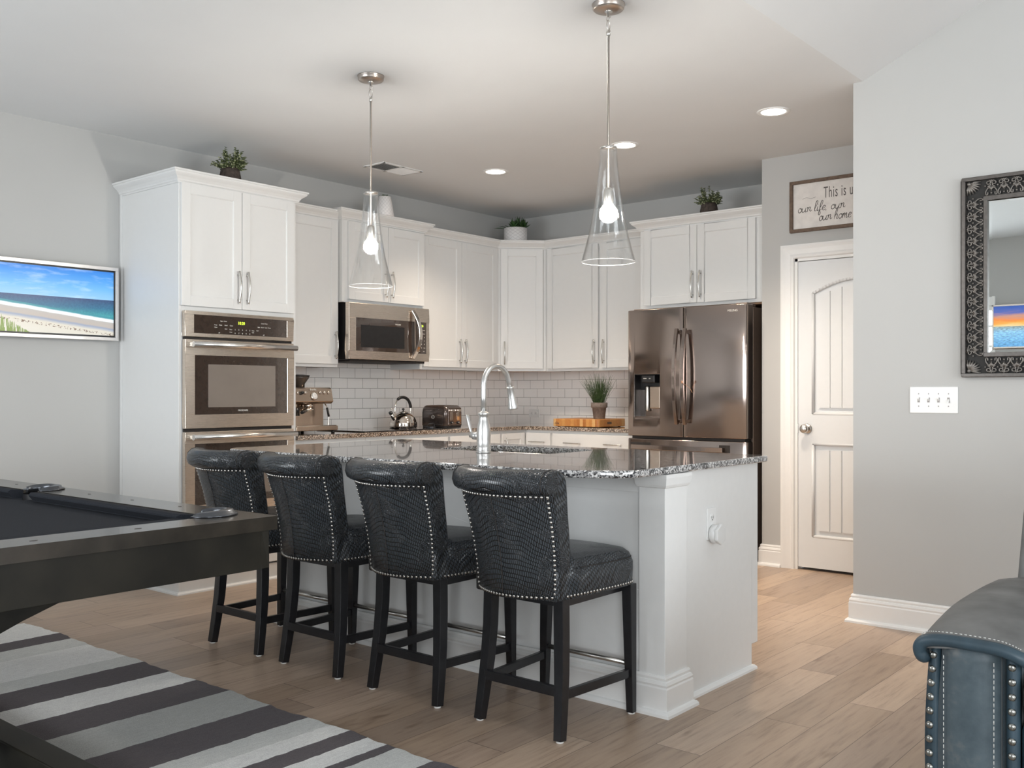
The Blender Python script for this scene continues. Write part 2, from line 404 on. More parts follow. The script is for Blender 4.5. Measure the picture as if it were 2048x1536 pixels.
M['beach'] = beach_mat()
def sunset_mat():
    m, nt, b = newmat('glowing_sunset_photograph')
    g = N(nt, 'ShaderNodeNewGeometry').outputs['Position']
    sx = N(nt, 'ShaderNodeSeparateXYZ'); lk(nt, g, sx.inputs[0])
    n = noise(nt, coords(nt, 'pos', (2, 2, 14)), 2.0, 4, .6); nf = noise(nt, coords(nt, 'pos', (8, 8, 40)), 4.0, 4, .7)
    z = mathn(nt, 'DIVIDE', mathn(nt, 'SUBTRACT', sx.outputs[2], 1.63), .41)
    z2 = mathn(nt, 'ADD', z, mathn(nt, 'MULTIPLY', mathn(nt, 'SUBTRACT', n, .5), .22))
    c = ramp(nt, z2, [(.5, (.9, .62, .30)), (.58, (.85, .42, .08)), (.66, (.85, .25, .05)), (.74, (.55, .28, .22)), (.85, (.09, .13, .42)), (1, (.03, .10, .42))])
    sea = mixc(nt, 1, ramp(nt, z, [(0, (.10, .32, .62)), (.35, (.22, .45, .68)), (.5, (.25, .30, .30))]), ramp(nt, nf, [(.35, (.5, .55, .6)), (.65, (1.8, 1.8, 1.7))]), 'MULTIPLY')
    c = mixc(nt, mathn(nt, 'GREATER_THAN', z, .5), sea, c)
    lk(nt, c, b.inputs['Base Color'])
    lk(nt, c, b.inputs['Emission Color']); b.inputs['Emission Strength'].default_value = .5  # print given a glow of its own so it reads bright in the mirror
    b.inputs['Roughness'].default_value = .3
    return m
M['sunset'] = sunset_mat()
# ---------------------------------------------------------------- mesh helpers
OFF = {}
class MB:
    def __init__(s, T=None):
        s.v = []; s.f = []; s.sm = []; s.T = T or Matrix.Identity(4)
    def add(s, vs, fs, smooth=False):
        b = len(s.v)
        s.v += [s.T @ Vector(p) for p in vs]
        s.f += [tuple(i + b for i in f) for f in fs]; s.sm += [smooth] * len(fs)
        return s
    def box(s, x0, x1, y0, y1, z0, z1):
        if x0 > x1: x0, x1 = x1, x0
        if y0 > y1: y0, y1 = y1, y0
        if z0 > z1: z0, z1 = z1, z0
        return s.add([(x0, y0, z0), (x1, y0, z0), (x1, y1, z0), (x0, y1, z0), (x0, y0, z1), (x1, y0, z1), (x1, y1, z1), (x0, y1, z1)],
                     [(0, 3, 2, 1), (4, 5, 6, 7), (0, 1, 5, 4), (1, 2, 6, 5), (2, 3, 7, 6), (3, 0, 4, 7)])
    def prism(s, poly, a, b, axis='z'):
        """poly in the plane across the axis: z:(x,y)  y:(x,z)  x:(y,z)"""
        n = len(poly)
        def P(p, t):
            return (p[0], p[1], t) if axis == 'z' else ((p[0], t, p[1]) if axis == 'y' else (t, p[0], p[1]))
        vs = [P(p, a) for p in poly] + [P(p, b) for p in poly]
        fs = [tuple(range(n))[::-1], tuple(range(n, 2 * n))] + [(i, (i + 1) % n, n + (i + 1) % n, n + i) for i in range(n)]
        if axis == 'y': fs = [f[::-1] for f in fs]
        return s.add(vs, fs)
    def rings(s, rings, cap=True, smooth=True, closed=True):
        n = len(rings[0]); vs = [p for r in rings for p in r]; fs = []
        for k in range(len(rings) - 1):
            for i in range(n if closed else n - 1):
                j = (i + 1) % n
                fs.append((k * n + i, k * n + j, (k + 1) * n + j, (k + 1) * n + i))
        s.add(vs, fs, smooth)
        if cap and closed:
            s.add(rings[0], [tuple(range(n))[::-1]]); s.add(rings[-1], [tuple(range(n))])
        return s
    def lathe(s, prof, c=(0, 0, 0), seg=32, axis='z', cap=True, smooth=True):
        """prof: (radius, height) list"""
        rg = []
        for r, h in prof:
            ring = []
            for i in range(seg):
                a = 2 * math.pi * i / seg; x, y = r * math.cos(a), r * math.sin(a)
                p = (x, y, h) if axis == 'z' else ((x, -h, y) if axis == 'y' else (h, x, y))
                ring.append((p[0] + c[0], p[1] + c[1], p[2] + c[2]))
            rg.append(ring)
        return s.rings(rg, cap, smooth)
    def cyl(s, c, r, h, seg=24, axis='z'):
        return s.lathe([(r, 0), (r, h)], c, seg, axis)
    def tube(s, pts, r, seg=10, cap=True, closed=False, sq=False, up=None):
        pts = [Vector(p) for p in pts]; n = len(pts); rg = []
        rr = r if isinstance(r, (list, tuple)) else [r] * n
        prevn = None
        for i, p in enumerate(pts):
            if closed: t = pts[(i + 1) % n] - pts[i - 1]
            else: t = pts[min(i + 1, n - 1)] - pts[max(i - 1, 0)]
            t.normalize()
            if prevn is None:
                a = Vector(up) if up else (Vector((0, 0, 1)) if abs(t.z) < .9 else Vector((1, 0, 0)))
                nn = (a - t * a.dot(t)).normalized()
            else:
                nn = (prevn - t * prevn.dot(t)).normalized()
            prevn = nn; bb = t.cross(nn)
            q = rr[i]
            if sq:
                w, h = q if isinstance(q, tuple) else (q, q)
                rg.append([p + nn * (h * a) + bb * (w * b_) for a, b_ in ((1, 1), (1, -1), (-1, -1), (-1, 1))])
            else:
                rg.append([p + (nn * math.cos(2 * math.pi * k / seg) + bb * math.sin(2 * math.pi * k / seg)) * q for k in range(seg)])
        if closed: rg.append(rg[0]); cap = False
        # orient outward
        rg = [list(reversed(x)) for x in rg] if True else rg
        return s.rings([[tuple(q) for q in x] for x in rg], cap, not sq)
    def ball(s, c, r, seg=12, rings=8, sc=(1, 1, 1), rot=None):
        vs = []; fs = []
        for i in range(rings + 1):
            th = math.pi * i / rings
            for j in range(seg):
                ph = 2 * math.pi * j / seg
                p = Vector((r * sc[0] * math.sin(th) * math.cos(ph), r * sc[1] * math.sin(th) * math.sin(ph), r * sc[2] * math.cos(th)))
                if rot: p = rot @ p
                vs.append((p.x + c[0], p.y + c[1], p.z + c[2]))
        for i in range(rings):
            for j in range(seg):
                k = (j + 1) % seg
                fs.append((i * seg + j, (i + 1) * seg + j, (i + 1) * seg + k, i * seg + k))
        return s.add(vs, fs, True)
    def sweep(s, path, prof, closed=False, cap=True, z0=0.0):
        """path: xy list; prof: (out, z) polygon; out is to the RIGHT of the travel direction"""
        n = len(path); rg = []
        P = [Vector((p[0], p[1])) for p in path]
        for i in range(n):
            d1 = (P[i] - P[i - 1]).normalized() if (i > 0 or closed) else None
            d2 = (P[(i + 1) % n] - P[i]).normalized() if (i < n - 1 or closed) else None
            if d1 is None: d1 = d2
            if d2 is None: d2 = d1
            n1 = Vector((d1.y, -d1.x)); n2 = Vector((d2.y, -d2.x))
            m = (n1 + n2); m = m / max(1e-6, m.dot(n1)) if m.length > 1e-6 else n1
            rg.append([(P[i].x + m.x * o, P[i].y + m.y * o, z0 + z) for o, z in prof])
        if closed: rg.append(rg[0])
        return s.rings(rg, cap and not closed, False)
    def build(s, name, mat, parent=None, bevel=0., bseg=2, sub=0, origin=None, autosm=False):
        off = OFF.get(parent, Vector((0, 0, 0))) if parent else (Vector(origin) if origin else Vector((0, 0, 0)))
        me = bpy.data.meshes.new(name)
        me.from_pydata([tuple(Vector(p) - off) for p in s.v], [], s.f)
        me.polygons.foreach_set('use_smooth', [bool(x) for x in s.sm])
        bm = bmesh.new(); bm.from_mesh(me)
        bmesh.ops.remove_doubles(bm, verts=bm.verts, dist=1e-5)
        bmesh.ops.recalc_face_normals(bm, faces=bm.faces)
        bm.to_mesh(me); bm.free(); me.update()
        if isinstance(mat, str): mat = M[mat]
        me.materials.append(mat)
        o = bpy.data.objects.new(name, me); COL.objects.link(o)
        if parent: o.parent = parent; OFF[o] = off
        else:
            o.location = off; OFF[o] = off
        if bevel:
            b = o.modifiers.new('bevel', 'BEVEL'); b.width = bevel; b.segments = bseg; b.limit_method = 'ANGLE'; b.angle_limit = R(50)
            b.harden_normals = False
        if sub:
            m_ = o.modifiers.new('sub', 'SUBSURF'); m_.levels = sub; m_.render_levels = sub
        return o

def thing(name, label, cat, loc, group=None):
    o = bpy.data.objects.new(name, None); COL.objects.link(o)
    o.empty_display_size = .1; o.location = loc; OFF[o] = Vector(loc)
    o['label'] = label; o['category'] = cat
    if group: o['group'] = group
    return o
def tag(o, label, cat, group=None, kind=None):
    o['label'] = label; o['category'] = cat
    if group: o['group'] = group
    if kind: o['kind'] = kind
    return o
def struct(o): o['kind'] = 'structure'; return o
def copy_tree(o, parent=None):
    c = o.copy(); COL.objects.link(c)
    if parent: c.parent = parent
    for ch in [x for x in bpy.data.objects if x.parent == o and x != c]:
        copy_tree(ch, c)
    return c
def smooth(pts, k=6, closed=False):
    P = [Vector(p) for p in pts]; n = len(P); out = []
    rng = range(n if closed else n - 1)
    for i in rng:
        if closed: a, b, c, d = P[i - 1], P[i], P[(i + 1) % n], P[(i + 2) % n]
        else: a, b, c, d = P[max(i - 1, 0)], P[i], P[i + 1], P[min(i + 2, n - 1)]
        for j in range(k):
            t = j / k
            out.append(.5 * ((2 * b) + (c - a) * t + (2 * a - 5 * b + 4 * c - d) * t * t + (3 * b - a - 3 * c + d) * t ** 3))
    if not closed: out.append(P[-1])
    return out
FX = Matrix.Rotation(R(90), 4, 'Z')     # local -y front turned to face +x : local x -> world y
def frame(origin, facing):
    """local x runs to the viewer's right, local -y is the front"""
    a = {'-y': 0, '+x': 90, 'diag': 45}.get(facing, facing)
    return Matrix.Translation(Vector(origin)) @ Matrix.Rotation(R(a), 4, 'Z')
def text(body, size, mat, parent, T, x, z, y=-.0012, name='lettering', align='CENTER', xs=1.0, shear=0., ext=.0004, sp=1.0):
    cu = bpy.data.curves.new('txt', 'FONT'); cu.body = body; cu.size = size; cu.align_x = align; cu.align_y = 'CENTER'
    cu.extrude = ext; cu.shear = shear; cu.space_character = sp; cu.resolution_u = 3
    tmp = bpy.data.objects.new('txt', cu); COL.objects.link(tmp)
    dg = bpy.context.evaluated_depsgraph_get()
    me = bpy.data.meshes.new_from_object(tmp.evaluated_get(dg))
    bpy.data.objects.remove(tmp, do_unlink=True)
    A = T @ Matrix.Translation((x, y, z)) @ Matrix.Rotation(R(90), 4, 'X') @ Matrix.Diagonal((xs, 1, 1, 1))
    off = OFF.get(parent, Vector((0, 0, 0)))
    me.transform(Matrix.Translation(-off) @ A)
    me.materials.clear(); me.materials.append(M[mat]); me.name = name
    o = bpy.data.objects.new(name, me); COL.objects.link(o)
    if parent: o.parent = parent; OFF[o] = off
    return o
def cut(obj, cutters):
    for c_ in cutters:
        m = obj.modifiers.new('cut', 'BOOLEAN'); m.operation = 'DIFFERENCE'; m.object = c_; m.solver = 'EXACT'
    dg = bpy.context.evaluated_depsgraph_get()
    me = bpy.data.meshes.new_from_object(obj.evaluated_get(dg))
    for m in list(obj.modifiers): obj.modifiers.remove(m)
    old = obj.data; obj.data = me; bpy.data.meshes.remove(old)
    for c_ in cutters: bpy.data.objects.remove(c_, do_unlink=True)
def merged_text(items, mat, parent, T, name='lettering'):
    """many small prints of one panel as ONE mesh: items (body, size, x, z)"""
    bm = bmesh.new(); off = OFF.get(parent, Vector((0, 0, 0)))
    for body, size, x, z in items:
        o = text(body, size, mat, parent, T, x, z, name='tmp')
        bm.from_mesh(o.data); me = o.data
        bpy.data.objects.remove(o, do_unlink=True); bpy.data.meshes.remove(me)
    me = bpy.data.meshes.new(name); bm.to_mesh(me); bm.free(); me.materials.append(M[mat])
    o = bpy.data.objects.new(name, me); COL.objects.link(o); o.parent = parent; OFF[o] = off
    return o
# ================================================================ THE ROOM
XL, YK, YW, YD, YB, XR = -5.70, 6.88, 4.93, 6.155, -1.0, 3.2
H = 2.743
S = .46
XC = -1.84       # left end of the right-hand wall
struct(MB().box(-5.9, XR + .2, YB - .2, 7.1, -.12, 0).build('floor', 'floor'))
# flat ceiling over kitchen, games area and passage
c = MB()
c.prism([(-5.9, YB - .2), (-1.79, YB - .2), (-1.79, YW + .12), (1.7, YW + .12), (1.7, 7.1), (-5.9, 7.1)], H, H + .12)
struct(c.build('ceiling', 'ceil'))
RX = 1.0; RZ = H + S * (RX + 1.79)
c = MB().prism([(-1.79, H), (RX, RZ), (XR + .2, RZ - S * (XR + .2 - RX)), (XR + .2, RZ + .12), (-1.79, RZ + .12)], YB - .2, YW + .13, 'y')
struct(c.build('ceiling_slope', 'ceil'))
# left wall
struct(MB().box(XL - .15, XL, YB - .2, 7.1, 0, H).build('wall_left', 'wall'))
struct(MB().box(XL, -2.92, YK, YK + .15, 0, H).build('wall_back', 'wall'))
# pantry wall with the door opening
DX0, DX1, DZ = -2.685, -1.905, 2.05
w = MB()
w.box(-2.92, DX0, YD, YD + .12, 0, H); w.box(DX1, 1.7, YD, YD + .12, 0, H); w.box(DX0, DX1, YD, YD + .12, DZ, H)
w.box(-2.92, -2.80, YD + .12, YK, 0, H)
struct(w.build('wall_pantry', 'wall'))
struct(MB().box(-2.80, DX1 + .5, YD + .5, YD + .55, 0, H).build('wall_pantry_inside', 'dark'))
# right-hand wall with the mirror
w = MB().prism([(XC, 0), (XR, 0), (XR, 4.0), (XC + 1, 4.0), (XC, H)], YW, YW + .12, 'y')
struct(w.build('wall_right', 'wall'))
struct(MB().box(1.6, 1.7, YW + .12, YD, 0, H).build('wall_passage', 'wall'))
# far right wall with an added window; wall behind the camera, one window added
w = MB()
w.box(XR, XR + .12, YB - .2, .75, 0, 4.2); w.box(XR, XR + .12, 3.65, YW + .13, 0, 4.2)
w.box(XR, XR + .12, .75, 3.65, 0, .6); w.box(XR, XR + .12, .75, 3.65, 2.3, 4.2)
struct(w.build('wall_east', 'wall'))
w = MB()
for a, b_, z0, z1 in ((-5.9, -5.05, 0, 4.2), (-5.05, -2.665, 0, .6), (-5.05, -2.665, 2.06, 4.2), (-2.665, .15, 0, 4.2), (.15, 2.55, 0, .3), (.15, 2.55, 2.35, 4.2), (2.55, XR + .2, 0, 4.2)):
    w.box(a, b_, YB - .12, YB, z0, z1)
struct(w.build('wall_south', 'wall'))
def window(n, T, w_, h_, cols, rows):
    r = MB(T)
    t = .05
    r.box(0, w_, -.02, .05, 0, t); r.box(0, w_, -.02, .05, h_ - t, h_); r.box(0, t, -.02, .05, t, h_ - t); r.box(w_ - t, w_, -.02, .05, t, h_ - t)
    for i in range(1, cols): x = w_ * i / cols; r.box(x - .02, x + .02, 0, .04, t, h_ - t)
    for i in range(1, rows): z = h_ * i / rows; r.box(t, w_ - t, 0, .04, z - .012, z + .012)
    # casing on the room side
    r.box(-.09, 0, -.03, -.001, -.09, h_ + .09); r.box(w_, w_ + .09, -.03, -.001, -.09, h_ + .09)
    r.box(0, w_, -.03, -.001, h_, h_ + .09); r.box(0, w_, -.03, -.001, -.09, 0)
    o = struct(r.build('window_%d' % n, 'trim', origin=tuple(T.translation), bevel=.003))
    g = MB(T).box(t, w_ - t, .018, .022, t, h_ - t).build('pane', 'pane', o)
    return o
# viewed from inside: facing +y for the south wall (rotate 180)
window(1, Matrix.Translation((-2.665, YB, .6)) @ Matrix.Rotation(R(180), 4, 'Z'), 2.385, 1.46, 3, 7)
window(2, Matrix.Translation((2.55, YB, .3)) @ Matrix.Rotation(R(180), 4, 'Z'), 2.4, 2.05, 3, 1)  # unseen window made up to let light in from behind the camera
window(3, Matrix.Translation((XR, 3.65, .6)) @ Matrix.Rotation(R(-90), 4, 'Z'), 2.9, 1.7, 3, 1)  # unseen window made up to light the room from the right

# ---- baseboards
BASE = [(0, 0), (.034, 0), (.033, .010), (.027, .018), (.018, .021), (.018, .098), (.015, .104), (.017, .112), (.013, .122), (.008, .124), (.010, .134), (.006, .142), (0, .142)]
def baseboard(name, path):
    o = MB().sweep(path, BASE).build(name, 'trim'); return struct(o)
baseboard('baseboard_left', [(XL, YB), (XL, 3.07)])
baseboard('baseboard_right', [(XC, YW + .12), (XC, YW), (XR, YW)])
baseboard('baseboard_pantry', [(-2.92, YD + .12), (-2.92, YD), (-2.778, YD)])
baseboard('baseboard_passage', [(DX1 + .09, YD), (1.6, YD)])
# ---- pantry door casing
cp = [(0, 0), (.006, .012), (.02, .016), (.03, .012), (.06, .018), (.078, .024), (.092, .022), (.092, 0)]
def casing(name, T, w_, h_):
    r = MB(T)
    pts_in = [(0, 0), (0, h_), (w_, h_), (w_, 0)]
    rings = []
    for (o_, d) in cp:
        rings.append([(-o_, -d, 0), (-o_, -d, h_ + o_), (w_ + o_, -d, h_ + o_), (w_ + o_, -d, 0)])
    # transpose: one ring per path point
    rg = [[rings[k][i] for k in range(len(cp))] for i in range(4)]
    r.rings(rg, True, False)
    return r
T = frame((DX0, YD - .001, 0), '-y')
r = casing('c', T, DX1 - DX0, DZ)
r.box(-.001, .018, 0, .12, 0, DZ); r.box(DX1 - DX0 - .018, DX1 - DX0 + .001, 0, .12, 0, DZ); r.box(0, DX1 - DX0, 0, .12, DZ - .018, DZ + .001)
r.box(.018, .030, .050, .075, 0, DZ - .018)
struct(r.build('trim_1', 'trim'))
# ---- two panel arched plank door
dr = MB(frame((DX0 + .020, YD + .004, .018), '-y'))
W_, H_ = DX1 - DX0 - .04, 2.010
st = .098
dr.box(0, W_, .018, .040, 0, H_)                        # core
dr.box(0, st, 0, .03, 0, H_); dr.box(W_ - st, W_, 0, .03, 0, H_)
dr.box(st, W_ - st, 0, .03, 0, .205); dr.box(st, W_ - st, 0, .03, .812, 1.008)
arch = []
zs, rise = 1.80, .105
for i in range(25):
    t = i / 24; arch.append((st + (W_ - 2 * st) * t, zs + rise * math.sin(math.pi * (.08 + .84 * t)) - rise * math.sin(math.pi * .08)))
dr.prism(arch + [(W_ - st, H_), (st, H_)], 0, .03, 'y')
def panelmould(loop, closed=True):
    L = [(x, .006, z) for x, z in loop]
    dr.tube([(x, .010, z) for x, z in loop], .011, 6, closed=True)
lo = [(st, .205), (W_ - st, .205), (W_ - st, .812), (st, .812)]
for (a, b_) in ((lo[0], lo[1]), (lo[1], lo[2]), (lo[2], lo[3]), (lo[3], lo[0])):
    dr.tube([(a[0], .010, a[1]), (b_[0], .010, b_[1])], .012, 6)
up = [(st, 1.008)] + [(W_ - st, 1.008)] + arch[::-1]
for i in range(len(up)):
    a, b_ = up[i], up[(i + 1) % len(up)]
    dr.tube([(a[0], .010, a[1]), (b_[0], .010, b_[1])], .012, 6)
# raised plank fields with v grooves
fx0, fx1 = st + .036, W_ - st - .036
npl = 6; pw = (fx1 - fx0) / npl
for k in range(npl):
    a, b_ = fx0 + k * pw + .002, fx0 + (k + 1) * pw - .002
    dr.prism([(a, .018), (a + .003, .007), (b_ - .003, .007), (b_, .018)], .245, .772, 'z')
    zt = []
    for i in range(5):
        x = a + (b_ - a) * i / 4; t = (x - st) / (W_ - 2 * st)
        zt.append((x, zs + rise * math.sin(math.pi * (.08 + .84 * t)) - rise * math.sin(math.pi * .08) - .042))
    dr.prism([(a, 1.048), (b_, 1.048)] + zt[::-1], .007, .018, 'y')
d_ = struct(dr.build('door_1', 'door', origin=(DX0 + .02, YD, 0)))
kb = MB(frame((DX0 + .02 + .062, YD + .004, .929), '-y'))
kb.lathe([(.033, 0), (.033, .004), (.028, .009), (.012, .012), (.011, .032), (.017, .036), (.0275, .046), (.029, .056), (.025, .066), (.014, .071), (.001, .072)], (0, 0, 0), 28, 'y')
kb.build('door_knob', 'nickel', d_)
MB(frame((DX0 + .02, YD + .002, .93), '-y')).box(-.004, .004, -.002, .01, -.03, .03).build('latch_plate', 'nickel', d_)

# ---- ceiling register
def vent():
    t = thing('ceiling_vent', 'white metal air register set in the ceiling between the hanging lamp and the cabinets', 'vent', (-5.0, 4.72, H))
    x0, x1, y0, y1 = -5.135, -4.925, 4.55, 4.93
    f = MB()
    f.box(x0, x1, y0, y0 + .022, H - .006, H); f.box(x0, x1, y1 - .022, y1, H - .006, H); f.box(x0, x0 + .022, y0, y1, H - .006, H); f.box(x1 - .022, x1, y0, y1, H - .006, H)
    f.box(x0, x1, 4.732, 4.748, H - .006, H)
    f.build('frame', 'plate', t, bevel=.001)
    MB().box(x0 + .02, x1 - .02, y0 + .02, y1 - .02, H - .001, H - .0005).build('duct_opening', 'dark', t)
    l = MB()
    for a, b_, tilt in ((y0 + .025, 4.73, -.006), (4.75, y1 - .025, .006)):
        n = 11
        for i in range(n):
            y = a + (b_ - a) * (i + .5) / n
            l.prism([(y - tilt - .0008, H - .0012), (y - tilt + .0008, H - .0012), (y + tilt + .0008, H - .008), (y + tilt - .0008, H - .008)], x0 + .02, x1 - .02, 'x')
    l.build('louvers', 'plate', t)
vent()

# ---- recessed lamps
cans = [((-2.368, 5.138), 'recessed ceiling lamp above the passage in front of the pantry door'),
        ((-3.42, 5.23), 'recessed ceiling lamp just behind the top of the right pendant lamp'),
        ((-4.54, 5.27), 'recessed ceiling lamp between the two pendants, in front of the corner cabinet'),
        ((-3.5, 1.2), None), ((-1.0, 3.4), None)]
first = None
for (x, y), lab in cans[:3]:
    if first is None:
        t = thing('recessed_lamp', lab, 'ceiling light', (x, y, H), 'recessed ceiling lamps')
        MB().lathe([(.068, -.001), (.070, -.004), (.088, -.005), (.092, -.0015), (.092, .0)], (x, y, H), 40, cap=False).build('trim_ring', 'plate', t)
        MB().lathe([(.001, -.0022), (.068, -.0022)], (x, y, H), 40, cap=False).build('lens', 'can', t)
        first = t
    else:
        t = copy_tree(first); t.location = (x, y, H); t['label'] = lab
for (x, y), lab in cans[:3]:
    d = bpy.data.lights.new('can_light', 'SPOT'); d.energy = 125 if x < -3 else 150; d.color = (1, .83, .66); d.spot_size = R(118); d.spot_blend = 1.0; d.shadow_soft_size = .07
    o = bpy.data.objects.new('can_light', d); o.location = (x, y, H - .012); COL.objects.link(o)

# ---- pendants
def pendant(x, y, lab):
    t = thing('pendant_lamp', lab, 'pendant lamp', (x, y, H), 'glass cone pendants over the island')
    MB().lathe([(.001, -.028), (.030, -.028), (.058, -.024), (.064, -.018), (.064, -.006), (.067, -.004), (.067, 0), (.001, 0)], (x, y, H), 40).build('canopy', 'canopy', t)
    MB().lathe([(.001, -.05), (.006, -.05), (.007, -.036), (.016, -.032), (.016, -.027)], (x, y, H), 20).build('loop_collar', 'nickel', t)
    zc = H - .085
    ch = MB()
    ch.tube([(x + .010 * math.cos(a), y, H - .057 + .010 * math.sin(a)) for a in [2 * math.pi * i / 16 for i in range(16)]], .0022, 6, closed=True)
    ch.tube([(x, y + .0105 * math.cos(a), zc + .020 * math.sin(a)) for a in [2 * math.pi * i / 20 for i in range(20)]], .0026, 6, closed=True)
    ch.tube([(x + .009 * math.cos(a), y, zc - .028 + .010 * math.sin(a)) for a in [2 * math.pi * i / 16 for i in range(16)]], .0022, 6, closed=True)
    ch.build('chain_links', 'nickel', t)
    zt = 2.162
    MB().lathe([(.001, zt - .235), (.005, zt - .235), (.005, 2.615), (.008, 2.616), (.008, 2.632), (.004, 2.636), (.001, 2.636)], (x, y, 0), 14).build('rod', 'nickel', t)
    MB().lathe([(.006, zt + .004), (.035, zt + .002), (.036, zt - .006), (.006, zt - .006)], (x, y, 0), 28).build('glass_cap', 'nickel', t)
    s = MB().lathe([(.001, 1.93), (.017, 1.93), (.019, 1.935), (.019, 1.985), (.016, 1.995), (.006, 2.0), (.001, 2.0)], (x, y, 0), 20)
    s.build('socket', 'nickel', t)
    MB().lathe([(.001, 1.856), (.015, 1.859), (.027, 1.868), (.034, 1.882), (.036, 1.897), (.032, 1.913), (.022, 1.926), (.015, 1.938), (.001, 1.938)], (x, y, 0), 24).build('bulb', 'bulb', t)
    prof = [(.034, 2.158), (.037, 2.11), (.043, 2.05), (.052, 1.97), (.064, 1.89), (.078, 1.82), (.092, 1.765), (.104, 1.72), (.110, 1.698)]
    inner = [(r - .003, z) for r, z in prof[::-1]]
    ps = [(p.x, p.y) for p in smooth([(a, b_, 0) for a, b_ in prof], 4)]; pi_ = [(p.x, p.y) for p in smooth([(a, b_, 0) for a, b_ in inner], 4)]
    g = MB().lathe(ps + [(.1085, 1.6955)] + pi_, (x, y, 0), 64, cap=False)
    g.build('glass_shade', 'shade', t)
    MB().tube([(x + .1085 * math.cos(a), y + .1085 * math.sin(a), 1.697) for a in [2 * math.pi * i / 64 for i in range(64)]], .0016, 6, closed=True).build('glass_rim', 'whitepot', t)
pendant(-3.645, 3.28, 'clear glass cone pendant hanging in front of the microwave, the left one')
pendant(-2.229, 3.29, 'clear glass cone pendant hanging in front of the fridge side cabinets, the right one')

# ---- framed beach picture on the left wall
t = thing('beach_picture', 'silver framed beach photograph with dune grass on the left wall', 'picture', (XL + .01, 2.63, 1.70))
f = MB(frame((XL + .055, 2.24 - .018, 1.481), '+x'))
w_, h_ = .810, .444
for a in ((0, w_, h_ - .019, h_), (0, w_, 0, .019), (0, .019, .019, h_ - .019), (w_ - .019, w_, .019, h_ - .019)):
    f.box(a[0], a[1], 0, .04, a[2], a[3])
f.build('frame', 'silver', t, bevel=.0015)
f = MB(frame((XL + .055, 2.24 - .018, 1.481), '+x')); f.box(.019, w_ - .019, .010, .035, .019, h_ - .019)
f.build('bezel', 'black', t)
MB(frame((XL + .055, 2.24 - .018, 1.481), '+x')).box(.028, w_ - .028, .008, .0105, .030, h_ - .030).build('photograph', 'beach', t)
# picture seen in the mirror, with an added shelf coloured as its orange reflection
t = thing('sunset_picture', 'silver framed sunset photograph that shows only in the mirror', 'picture', (-2.2, YB + .01, 1.8))
f = MB(); fx0, fx1, fz0, fz1 = -2.60, -1.83, 1.612, 2.056
for a in ((fx0, fx1, fz1 - .016, fz1), (fx0, fx1, fz0, fz0 + .016), (fx0, fx0 + .016, fz0, fz1), (fx1 - .016, fx1, fz0, fz1)):
    f.box(a[0], a[1], YB + .002, YB + .045, a[2], a[3])
f.build('frame', 'silver', t, bevel=.0015)
MB().box(fx0 + .015, fx1 - .015, YB + .003, YB + .037, fz0 + .014, fz1 - .014).build('photograph', 'sunset', t)
t = MB().box(fx0 - .01, fx1 + .01, YB + .002, YB + .16, 1.578, 1.600).build('added_reflection_shelf', simple('orange_reflection_colour', (.45, .22, .08), .12, nz=.1, nscale=12, coat=.6), origin=(-2.2, YB + .1, 1.56), bevel=.004)
tag(t, 'added shelf under the sunset photograph, coloured orange for the reflection seen in the mirror', 'shelf')

